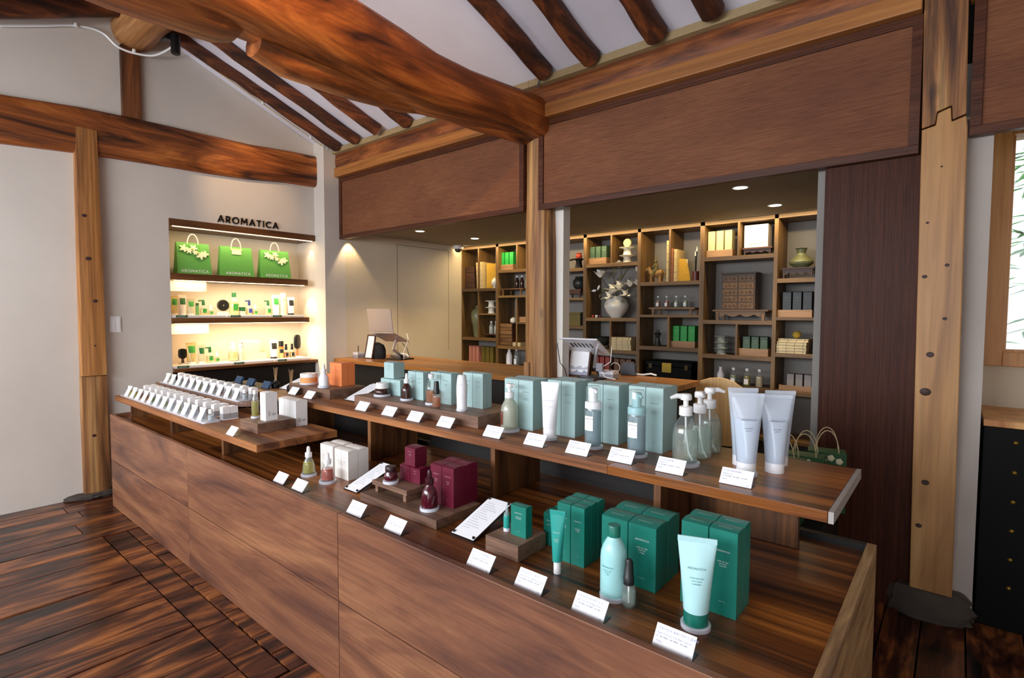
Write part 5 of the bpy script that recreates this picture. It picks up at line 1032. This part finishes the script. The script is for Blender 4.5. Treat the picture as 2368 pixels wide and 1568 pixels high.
def frame_sign(label, x, y, z, w_, h_, rz, hills):
    t = thing('framed_notice', label, 'sign', (x, y, z), rz); Rm = Matrix.Rotation(-.22, 4, 'X'); f = .012
    for b_ in ((-w_ / 2, w_ / 2, 0, .012, 0, f), (-w_ / 2, w_ / 2, 0, .012, h_ - f, h_), (-w_ / 2, -w_ / 2 + f, 0, .012, f, h_ - f), (w_ / 2 - f, w_ / 2, 0, .012, f, h_ - f)): B(*b_).xf(Rm).build('frame', frame_wood, t, bevel=.001)
    B(-w_ / 2 + f, w_ / 2 - f, .005, .009, f, h_ - f).xf(Rm).build('sheet', paper, t)
    B(-w_ * .3, w_ * .3, .10 * h_ / .2, .104 * h_ / .2, 0, h_ * .45).build('prop', black_pl, t)
    if hills:
        for k, (zb_, am, cc) in enumerate(((.30, .03, 'c4c6d2'), (.16, .035, 'a4a8b8'))):
            n = 16; W2 = w_ / 2 - f; p = [(-W2 + 2 * W2 * i / n, h_ * (zb_ + am * math.sin(i * .9 + k * 2) + am * .6 * math.sin(i * 2.1))) for i in range(n + 1)]
            lo = h_ * .22 if k == 0 else f; MB().prism(p + [(W2, lo), (-W2, lo)], 1, .0045, .005).xf(Rm).build('printed_hills', plain('hill_print_%d' % k, cc, .7), t)
        m = word('AROMATICA', .006, .1); m.xf(Rm @ Matrix.Translation((0, .0045, h_ * .80))).build('lettering', ink2, t)
    else:
        p = MB()
        for i in range(9):
            for k in range(3 + i % 3): p.box(-w_ * .3 + k * w_ * .12, -w_ * .3 + k * w_ * .12 + w_ * .09, .0045, .005, h_ * (.72 - i * .07), h_ * (.72 - i * .07) + .002)
        p.xf(Rm).build('small_print', ink2, t)
x, y, z = -4.333, 3.031, 0.9
frame_sign('small wood framed menu leaning before the black bag', x, y, z, .115, .235, .1, False)
tag(MB().lathe([(.9, 0), (1, .1), (1, .55), (.8, .85), (.3, 1), (.01, 1)], 20).xf(Matrix.Translation((-4.315, 3.12, ZC)) @ Matrix.Diagonal((.125, .06, .155, 1))).build('black_pouch', plain('black_fabric', '08080a', .8), None, True), 'slumped black bag behind the small menu frame', 'bag')
def pen_box(label, x, y, z, s=1.0):
    t = thing('pen_box', label, 'box', (x, y, z)); B(-.05 * s, .05 * s, -.04, .04, 0, .03).build('base', plain('grey_plastic', '8f8d94', .5), t, bevel=.003); B(-.05 * s, .05 * s, -.04, .04, .03, .055).build('top', plain('pale_plastic', 'cfccd4', .4), t, bevel=.003); MB().tube([(.02, -.02, .03), (.022, -.02, .12)], .004, 8).build('pen', black_pl, t, True)
pen_box('white box with a black pen left of the menu frame', -4.501, 3.047, 0.9, .8)
t = thing('power_strip', 'grey power strip with white cables below the silver laptop', 'cable', (-4.225, 3.331, 0.9)); B(-.13, .13, -.02, .02, 0, .022).build('strip', plain('grey_plastic', '8f8d94', .5), t, bevel=.003); MB().tube([(-.1, 0, .024), (-.05, .01, .04), (0, -.01, .036), (.05, .01, .04), (.12, 0, .03), (.14, -.01, .012)], .007, 8).build('cable', white_pl, t, True); MB().tube([(.0, .03, .14), (.08, .02, .1), (.14, 0, .03)], .004, 8).build('cable', black_pl, t, True)
# right side of the bar
x, y, z = -2.05, 3.173, 0.9
frame_sign('tall framed sheet with printed grey hills beside the post', x, y, z, .17, .235, .12, True)
lx, ly, lz = -1.98, 3.06, 1.179
t = thing('laptop', 'white laptop seen from below on a stand by the pier', 'laptop', (lx, ly, lz), .05); B(-.15, .15, 0, .235, -.012, .0).xf(Matrix.Rotation(-.52, 4, 'X')).build('base', plain('white_aluminium', 'd8d8dc', .35, .2), t, bevel=.004)
m = MB()
for k in range(6): m.box(-.09 + k * .03, -.075 + k * .03, .06, .12, -.0128, -.0121)
m.xf(Matrix.Rotation(-.52, 4, 'X')).build('vent_slot', black_pl, t)
t = thing('laptop_stand', 'silver laptop stand behind the printed hills frame', 'stand', (lx + .06, ly + .06, ZC)); MB().tube([(.02, .12, .01), (.04, .0, .08), (.02, .06, lz - ZC - .075)], .013, 8).build('arm', steel, t, True); B(-.1, .1, 0, .18, 0, .01).build('foot', black_mt, t, bevel=.002)
MB().tube([(-.20, -.05, lz - ZC - .01), (-.225, -.06, lz - ZC - .05), (-.20, -.06, .10), (-.16, -.06, .06), (-.15, -.05, .01)], .003, 6).build('cable', black_pl, t, True)
MB().tube([(.13, .07, lz - ZC - .06), (.14, .04, .12), (.10, .02, .09)], .003, 6).build('cable', white_pl, t, True); B(.05, .10, .0, .022, .055, .11).build('adapter', plain('grey_plastic', '8f8d94', .5), t, bevel=.003); MB().tube([(.09, .01, .06), (.12, .0, .02), (.2, .0, .012)], .003, 6).build('cable', white_pl, t, True)
pen_box('white box with a black pen on the right bar end', -1.825, 3.219, 0.9, 1.1)
t = thing('card_reader', 'dark grey card reader standing on the right bar end', 'reader', (-1.813, 3.479, 0.9), .3); MB().prism([(-.055, 0), (.055, 0), (.05, .07), (.035, .095), (-.035, .095), (-.05, .07)], 1, -.02, .04).build('body', plain('charcoal_plastic', '3c3e46', .4), t, bevel=.006); MB().tube([(.03, .02, .01), (.1, .0, .008), (.16, -.02, .02), (.2, -.03, .012)], .006, 8).build('cable', white_pl, t, True)
MB().lathe([(.026, .0), (.026, .004)], 20).xf(Matrix.Translation((-.14, .0, .06)) @ Matrix.Rotation(PI / 2, 4, 'X'))
m = MB(); m.tube([(-.1 + .035 * math.cos(a), .01, .05 + .035 * math.sin(a)) for a in [i * 2 * PI / 16 for i in range(17)]], .003, 6); m.build('cable_loop', white_pl, t, True)
tag(B(-1.908 - .03, -1.908 + .08, 3.03, 3.13, ZC, ZC + .02).build('phone_stack', plain('charcoal_plastic', '3c3e46', .4), None, bevel=.004), 'flat dark tablet lying beside the printed hills frame', 'tablet')

# green shopping bags behind the shelf end
bagg = plain('leaf_green_bag', '1c4a22', .6, var=.2); twine = plain('twine', 'c8b48c', .8); petalb = plain('bag_print', 'd8d2b0', .7)
t0 = tag(B(-.62, -.40, 2.42, 2.86, 0, .46).build('low_stool', dark_shade_wood, None, bevel=.004), 'dark low stool under the twine handled bags', 'stool')
for k, (bx, by) in enumerate(((-.555, 2.50), (-.50, 2.62), (-.44, 2.76))):
    t = thing('paper_bag', ('nearest', 'middle', 'rearmost')[k] + ' dark green paper bag with twine handles on the low stool', 'bag', (bx, by, .46), .1 * k); B(-.075, .075, -.045, .045, 0, .27).build('body', bagg, t, bevel=.003)
    for sy in (-.04, .04):
        MB().tube([(.045 * math.cos(a), sy, .262 + .105 * math.sin(a)) for a in [i * PI / 10 for i in range(11)]], .0022, 6).build('handle', twine, t, True)
    for i in range(4):
        m = MB().lathe([(.016, 0), (.012, .003), (.002, .004)], 5); m.xf(Matrix.Translation((-.05 + i * .032, -.0455, .245 - .012 * (i % 2))) @ Matrix.Rotation(PI / 2, 4, 'X')); m.build('printed_flower', petalb, t)
# ------------------------------------------------------------------ niche things
bagm = plain('bag_green', '5fa64a', .55, var=.03); bagd = plain('bag_green_side', '3c8436', .55, var=.03)
rib = plain('cotton_ribbon', 'e2d2bc', .8); flow = plain('paper_flower', 'e9ecc4', .7, var=.05)
def shop_bag(label, y0, y1, z0, h, flower):
    t = thing('shopping_bag', label, 'bag', (XW - .12, (y0 + y1) / 2, z0), PI / 2, 'green shopping bags'); w_ = (y1 - y0) / 2; d_ = .055
    MB().add([(-w_, -d_, 0), (w_, -d_, 0), (w_, d_, 0), (-w_, d_, 0), (-w_ + .006, -.012, h), (w_ - .006, -.012, h), (w_ - .006, .012, h), (-w_ + .006, .012, h)], [(3, 2, 1, 0), (4, 5, 6, 7), (0, 1, 5, 4), (1, 2, 6, 5), (2, 3, 7, 6), (3, 0, 4, 7)]).build('body', bagm, t)
    sl = math.atan((d_ - .012) / h); F = Matrix.Translation((0, -d_ - .001, 0)) @ Matrix.Rotation(-sl, 4, 'X')
    word('AROMATICA', .0215, .17, 0, .34).xf(F @ Matrix.Translation((0, 0, .018))).build('lettering', wink, t)
    MB().tube([(.042 * math.cos(a), -.013, h + .085 * math.sin(a) - .012) for a in [i * PI / 12 for i in range(13)]], .0045, 8).build('handle', rib, t, True)
    if flower:
        m = MB()
        for cx, cz, r, n, ph in ((-.065, -.04, .03, 5, 0), (-.03, -.055, .026, 6, .4), (0, -.035, .028, 5, 1), (.01, -.068, .02, 6, .2), (.045, -.085, .034, 5, .7), (.075, -.075, .026, 4, .1)):
            o = [(cx + r * (.72 + .28 * math.cos(n * a + ph)) * math.cos(a), cz + r * (.72 + .28 * math.cos(n * a + ph)) * math.sin(a)) for a in [i * 2 * PI / 30 for i in range(30)]]; m.prism(o, 1, -.006 - .002 * len(m.v) / 60 * .2, 0)
        m.xf(F @ Matrix.Translation((0, -.002, h)) @ Matrix.Diagonal((1.15, 1, 1.15, 1))).build('flower_charm', flow, t)
        for cx, cz in ((-.01, -.05), (.03, -.08)): MB().lathe([(.009, 0), (.007, .004), (.001, .005)], 10).xf(F @ Matrix.Translation((cx, -.01, h + cz)) @ Matrix.Rotation(PI / 2, 4, 'X')).build('flower_eye', plain('flower_yellow', 'c8c25a', .6), t, True)
    else:
        B(-.05, .05, -.003, 0, -.028, -.012).xf(F @ Matrix.Translation((0, 0, h))).build('tag', plain('pale_green_tag', 'c4d88a', .6), t); B(-.04, .04, -.004, 0, -.065, -.028).xf(F @ Matrix.Translation((0, 0, h))).build('tag', plain('cream_tag', 'dfe6b8', .6), t)
for lb, a, b, fl_ in (('green shopping bag with flower charm at the niche left', 1.609, 1.868, 1), ('green shopping bag with cream tag in the niche middle', 1.948, 2.225, 0), ('green shopping bag with flower charm at the niche right', 2.295, 2.571, 1)): shop_bag(lb, a, b, 1.655, .262, fl_)
wt = plain('white_tray', 'f0ebe4', .45, var=.02); gl = plain('green_plate', '1d5a34', .5)
def ntray(label, y0, y1, z):
    t = thing('product_tray', label, 'tray', (XW, 0, z)); B(-.24, -.005, y0, y1, 0, .022).build('tray', wt, t, bevel=.004); B(-.005, -.001, y0 + .03, y0 + .115, .004, .022).build('name_plate', gl, t, bevel=.002)
    p = MB()
    for i in range(7): p.box(-.0008, -.0005, y0 + .042 + i * .0085, y0 + .047 + i * .0085, .011, .015)
    p.build('lettering', wink, t)
ZN = (1.295, .885)
for lb, a, b, z in (('left white tray on the middle niche shelf', 1.535, 1.95, ZN[0]), ('centre white tray on the middle niche shelf', 1.955, 2.32, ZN[0]), ('right white tray on the middle niche shelf', 2.325, 2.66, ZN[0]), ('left white tray on the bottom niche counter', 1.535, 1.97, ZN[1]), ('centre white tray on the bottom niche counter', 1.975, 2.36, ZN[1]), ('right white tray on the bottom niche counter', 2.365, 2.72, ZN[1])): ntray(lb, a, b, z)
grn = plain('label_green', '2c8a38', .5, var=.03); dgrn = plain('deep_green', '145a2c', .45); lblk = plain('label_black', '16181a', .5); lnavy = plain('navy_plastic', '1c2a6a', .4); clr_t = clear('clear_tube_plastic', (.9, .92, .84), 'e4e2c4', .4, .1); wht_t = plain('pale_tube', 'ece4da', .4, var=.02); honey = clear('honey_wash', (.93, .88, .62), 'e4d8a0', .4)
def ntube(label, x, y, z, h, r, body, lab, lab2=None, cap=None):
    t = tube_thing(label, x, y, z, h, r * 1.15, r * .9, body, cap or white_pl, .1, None, None, rz=PI / 2, group='niche products'); a = r * 1.02
    m = MB(); n = 10; k = 6; r_, wt = r * .9, r * 1.15; z0 = .1 * h
    for j in range(k + 1):
        zz = h * (.52 + .32 * j / k); f = (zz - z0) / (h * .9); A_ = r_ + (wt - r_) * f ** 1.15; c_ = r_ * (1 - f ** 1.8) + .0022
        for i in range(n + 1):
            px = a * .72 * (2 * i / n - 1); m.v.append((px, -c_ * math.sqrt(max(.02, 1 - (px / A_) ** 2)) - .0012, zz))
    m.f = [(j * (n + 1) + i, j * (n + 1) + i + 1, (j + 1) * (n + 1) + i + 1, (j + 1) * (n + 1) + i) for j in range(k) for i in range(n)]
    m.build('label', lab, t, True)
def nspray(label, x, y, z, h, r, cm, lab):
    t = thing('spray_bottle', label, 'bottle', (x, y, z), PI / 2, 'niche products'); L([(r * .9, 0), (r, .004), (r, h * .46), (r * .6, h * .62), (r * .35, h * .66)], 18).build('bottle', glass, t, True); L([(r * .86, .003), (r * .92, .006), (r * .92, h * .42)], 18).build('liquid', honey, t, True); patch(t, r, h * .14, h * .42, -120, -50, lab)
    m = L([(r * .42, h * .64), (r * .42, h * .78), (r * .34, h * .98), (r * .3, h)], 14); m.tube([(0, 0, h * .94), (-r * 1.1, 0, h * .95), (-r * 1.3, 0, h * .9)], [r * .26, r * .2, r * .18], 8); m.build('trigger', cm, t, True)
def nmini(label, x, y, z, h, r, lab, cm=None, lq=None):
    t = thing('mini_bottle', label, 'bottle', (x, y, z), PI / 2, 'niche products'); L([(r * .9, 0), (r, .003), (r, h * .45), (r * .55, h * .58), (r * .4, h * .6)], 16).build('bottle', glass, t, True); L([(r * .85, .002), (r * .92, .005), (r * .92, h * .4)], 16).build('liquid', lq or honey, t, True); patch(t, r, h * .1, h * .36, -125, -55, lab); m = L([(r * .5, h * .57), (r * .5, h * .78), (r * .3, h * .8), (r * .42, h * .84), (r * .42, h)], 14); m.build('pump', cm or white_pl, t, True)
def brush(label, x, y, z, h, w_, hm_):
    t = thing('hair_brush', label, 'brush', (x, y, z), PI / 2, 'niche products'); B(-.02, .02, -.02, .02, 0, .012).build('acrylic_foot', acrylic, t); MB().rings([[(a, b, zz) for a, b in sect(0, 0, hw, .007, 12, 2.4)] for zz, hw in ((.012, .013), (h * .15, .011), (h * .3, .009), (h * .38, .012))]).build('handle', hm_, t, True)
    MB().rings([[(a, b, zz) for a, b in sect(0, 0, hw, .011, 16, 2.6)] for zz, hw in ((h * .37, w_ * .4), (h * .44, w_ * .85), (h * .6, w_), (h * .85, w_ * .96), (h * .96, w_ * .8), (h, w_ * .3))]).build('brush_head', black_pl, t, True)
z = ZN[0] + .022
ntube('green labelled clear tube cut off at the niche left side', -4.95, 1.595, 1.317, 0.159, 0.025, honey, grn)
ntube('pale tube with green label second on the middle shelf', -4.95, 1.655, 1.317, 0.168, 0.028, wht_t, dgrn)
ntube('short clear tube with green label on the middle shelf', -4.95, 1.719, 1.317, 0.137, 0.027, clr_t, grn)
x, y, z, h, r = -4.95, 1.769, 1.317, 0.102, 0.013
t = thing('roll_on', 'slim green roll on stick with dark cap', 'bottle', (x, y, z), 0, 'niche products'); L([(r, 0), (r, h * .75)], 14).build('stick', plain('leaf_plastic', '5c9a4c', .4), t, True); L([(r * .95, h * .76), (r * .95, h)], 14).build('cap', dgrn, t, True)
nspray('green trigger spray bottle on the left middle tray', -4.95, 1.817, 1.317, 0.13, 0.029, dgrn, grn)
nmini('tiny pump bottle with green label on the left middle tray', -4.95, 1.875, 1.317, 0.087, 0.02, grn)
x, y, z, h, r = -4.95, 1.992, 1.317, 0.111, 0.04
t = thing('round_brush', 'black round scalp brush on a clear holder', 'brush', (x - .04, y, z), PI / 2, 'niche products'); B(-.05, .05, .0, .03, 0, .03).build('holder', acrylic, t); MB().lathe([(.044, -.012), (.05, -.006), (.05, .006), (.044, .012)], 24).xf(Matrix.Translation((0, 0, .085)) @ Matrix.Rotation(PI / 2, 4, 'X')).build('brush_head', black_pl, t, True); MB().lathe([(.006, 0), (.004, .003), (.001, .004)], 10).xf(Matrix.Translation((0, -.0125, .085)) @ Matrix.Rotation(PI / 2, 4, 'X')).build('stud', steel, t, True)
x, y, z, h, r = -4.95, 2.069, 1.317, 0.197, 0.042
t = thing('shampoo_bottle', 'large amber shampoo bottle with green cap and label', 'bottle', (x, y, z), PI / 2, 'niche products'); L([(r * .93, 0), (r, .006), (r, h * .52), (r * .9, h * .62), (r * .5, h * .76), (r * .38, h * .82)], 24).build('bottle', glass, t, True); L([(r * .88, .004), (r * .94, .008), (r * .94, h * .58)], 24).build('shampoo', honey, t, True); L([(r * .42, h * .8), (r * .42, h)], 18).build('cap', dgrn, t, True); patch(t, r, h * .2, h * .5, -120, -60, grn)
x, y, z, h, r = -4.95, 2.136, 1.317, 0.071, 0.029
t = thing('balm_jar', 'low clear jar with green lid beside the shampoo bottle', 'jar', (x, y, z), 0, 'niche products'); L([(r, 0), (r, h * .5)], 18).build('jar', frost, t, True); L([(r * 1.03, h * .5), (r * 1.03, h)], 18).build('lid', dgrn, t, True)
nspray('navy trigger spray bottle with blue label', -4.95, 2.201, 1.317, 0.135, 0.027, lnavy, plain('label_blue', '26389a', .5))
nmini('tiny white pump bottle beside the navy spray', -4.95, 2.254, 1.317, 0.097, 0.021, grn)
nspray('green trigger spray bottle on the right middle tray', -4.95, 2.373, 1.317, 0.136, 0.028, dgrn, grn)
ntube('white tube with green label on the right middle tray', -4.95, 2.446, 1.317, 0.187, 0.032, wht_t, grn)
x, y, z, h, r = -4.95, 2.516, 1.317, 0.207, 0.029
t = thing('tonic_bottle', 'tall pale mint cylinder bottle on the right tray', 'bottle', (x, y, z), 0, 'niche products'); L([(r, 0), (r, h * .62)], 20).build('bottle', plain('pale_mint', 'b2ccb8', .35), t, True); L([(r * .97, h * .63), (r * .97, h * .99), (r * .9, h)], 20).build('cap', plain('pale_mint_cap', '9fbcaa', .35), t, True)
ntube('white tube with black label and black cap on the middle shelf', -4.95, 2.595, 1.317, 0.17, 0.031, wht_t, lblk, cap=black_pl)
z = ZN[1] + .022
brush('small round black hair brush on the left bottom tray', -4.95, 1.647, 0.907, 0.131, .034, stand_dark)
ntube('tall yellow gel tube with green label', -4.95, 1.713, 0.907, 0.18, 0.035, honey, grn); ntube('short clear tube with green label on the bottom counter', -4.95, 1.791, 0.907, 0.157, 0.026, clr_t, dgrn)
nspray('green trigger spray bottle on the left bottom tray', -4.95, 1.859, 0.907, 0.137, 0.029, dgrn, grn); nmini('tiny white pump bottle on the left bottom tray', -4.95, 1.916, 0.907, 0.097, 0.02, grn)
pump_bottle('clear rosy pump bottle on the centre bottom tray', -4.95, 2.05, 0.907, 0.166, 0.04, glass, honey, 0, .01, base=False, group='niche products'); pump_bottle('grey green pump bottle on the centre bottom tray', -4.95, 2.118, 0.907, 0.178, 0.029, frost, None, 0, .01, base=False, group='niche products')
t = thing('towel_pouch', 'folded peach towel pouch on the centre bottom tray', 'towel', (XW - .14, 2.25, .907), PI / 2); peach = plain('peach_cloth', 'ecd0b0', .85, var=.05, bump=.2)
MB().prism([(-.11, 0), (.1, 0), (.105, .1), (.05, .13), (.045, .175), (-.115, .185)], 1, -.02, .02).build('pouch', peach, t, bevel=.008); B(.03, .08, -.024, -.02, .08, .13).build('label', plain('pale_peach', 'e8c8a0', .8), t)
ntube('white tube with black label on the right bottom tray', -4.95, 2.419, 0.907, 0.175, 0.034, wht_t, lblk, cap=black_pl)
x, y, z, h, r = -4.95, 2.492, 0.907, 0.162, 0.022
t = thing('hair_oil', 'slim hair oil bottle with black cap and orange band', 'bottle', (x, y, z), 0, 'niche products'); L([(r, 0), (r, h * .55)], 16).build('bottle', honey, t, True); L([(r * 1.01, h * .56), (r * 1.01, h * .68)], 16).build('band', plain('orange_band', 'd8742c', .5), t, True); L([(r, h * .69), (r, h)], 16).build('cap', black_pl, t, True); patch(t, r, h * .3, h * .52, -60, 40, lblk)
nmini('left small amber pump bottle with black label', -4.95, 2.54, 0.907, 0.13, 0.024, lblk, black_pl, amberl); nmini('right small amber pump bottle with black label', -4.95, 2.6, 0.907, 0.131, 0.024, lblk, black_pl, oil)
brush('large paddle hair brush leaning at the niche right end', -4.95, 2.654, 0.907, 0.218, .036, plain('beech_handle', '9a6a38', .5))

# ------------------------------------------------------------------ roof fittings
t = thing('track_light', 'black track spotlight under the ridge log', 'lamp', (-4.45, 1.44, 3.33)); B(-.13, .02, -.02, .02, -.02, .02).xf(Matrix.Rotation(.2, 4, 'Y')).build('track', black_mt, t); MB().lathe([(.028, 0), (.03, -.01), (.03, -.13), (.024, -.135)], 16, cx=.06, cy=.03).build('spot_head', black_mt, t, True)
def wire(label, pts, r, mat, clips=()):
    P = [Vector(p) for p in pts]; pts = []
    for i in range(len(P) - 1):
        p0, p1, p2, p3 = P[max(i - 1, 0)], P[i], P[i + 1], P[min(i + 2, len(P) - 1)]
        for k in range(5):
            s = k / 5; pts.append(.5 * (2 * p1 + (p2 - p0) * s + (2 * p0 - 5 * p1 + 4 * p2 - p3) * s * s + (3 * p1 - p0 - 3 * p2 + p3) * s ** 3))
    pts.append(P[-1])
    t = thing('roof_cable', label, 'cable'); MB().tube(pts, r, 6).build('cable', mat, t, True)
    for c in clips: MB().lathe([(.011, -.012), (.013, 0), (.011, .012)], 10).xf(Matrix.Translation(c)).build('clip', white_gloss, t, True)
wire('white cable sagging along the gable to the ridge log', [(-4.79, 0.595, 3.175), (-4.79, 0.809, 3.261), (-4.79, 0.995, 3.336), (-4.78, 1.128, 3.341), (-4.76, 1.216, 3.268), (-4.74, 1.325, 3.252), (-4.7, 1.438, 3.269), (-4.62, 1.53, 3.342)], .008, white_pl, [(-4.78, 0.984, 3.334), (-4.74, 1.312, 3.266)])
gz = lambda y: zr(y) - .05
wire('cream cable clipped beside the leftmost rafter', [(-4.66, y_, gz(y_)) for y_ in (1.55, 1.7, 1.9, 2.1, 2.3, 2.5, 2.7, 2.84)], .006, plain('cream_cable', 'd8c49a', .5), [(-4.65, y_, gz(y_)) for y_ in (1.6, 1.78, 2.22, 2.66, 2.82)])
wire('short grey cable at the plate beside the great beam', [(-2.13, 2.80, 2.93), (-2.14, 2.83, 2.90), (-2.16, 2.85, 2.86), (-2.18, 2.86, 2.83)], .005, ink, [(-2.13, 2.80, 2.93)])
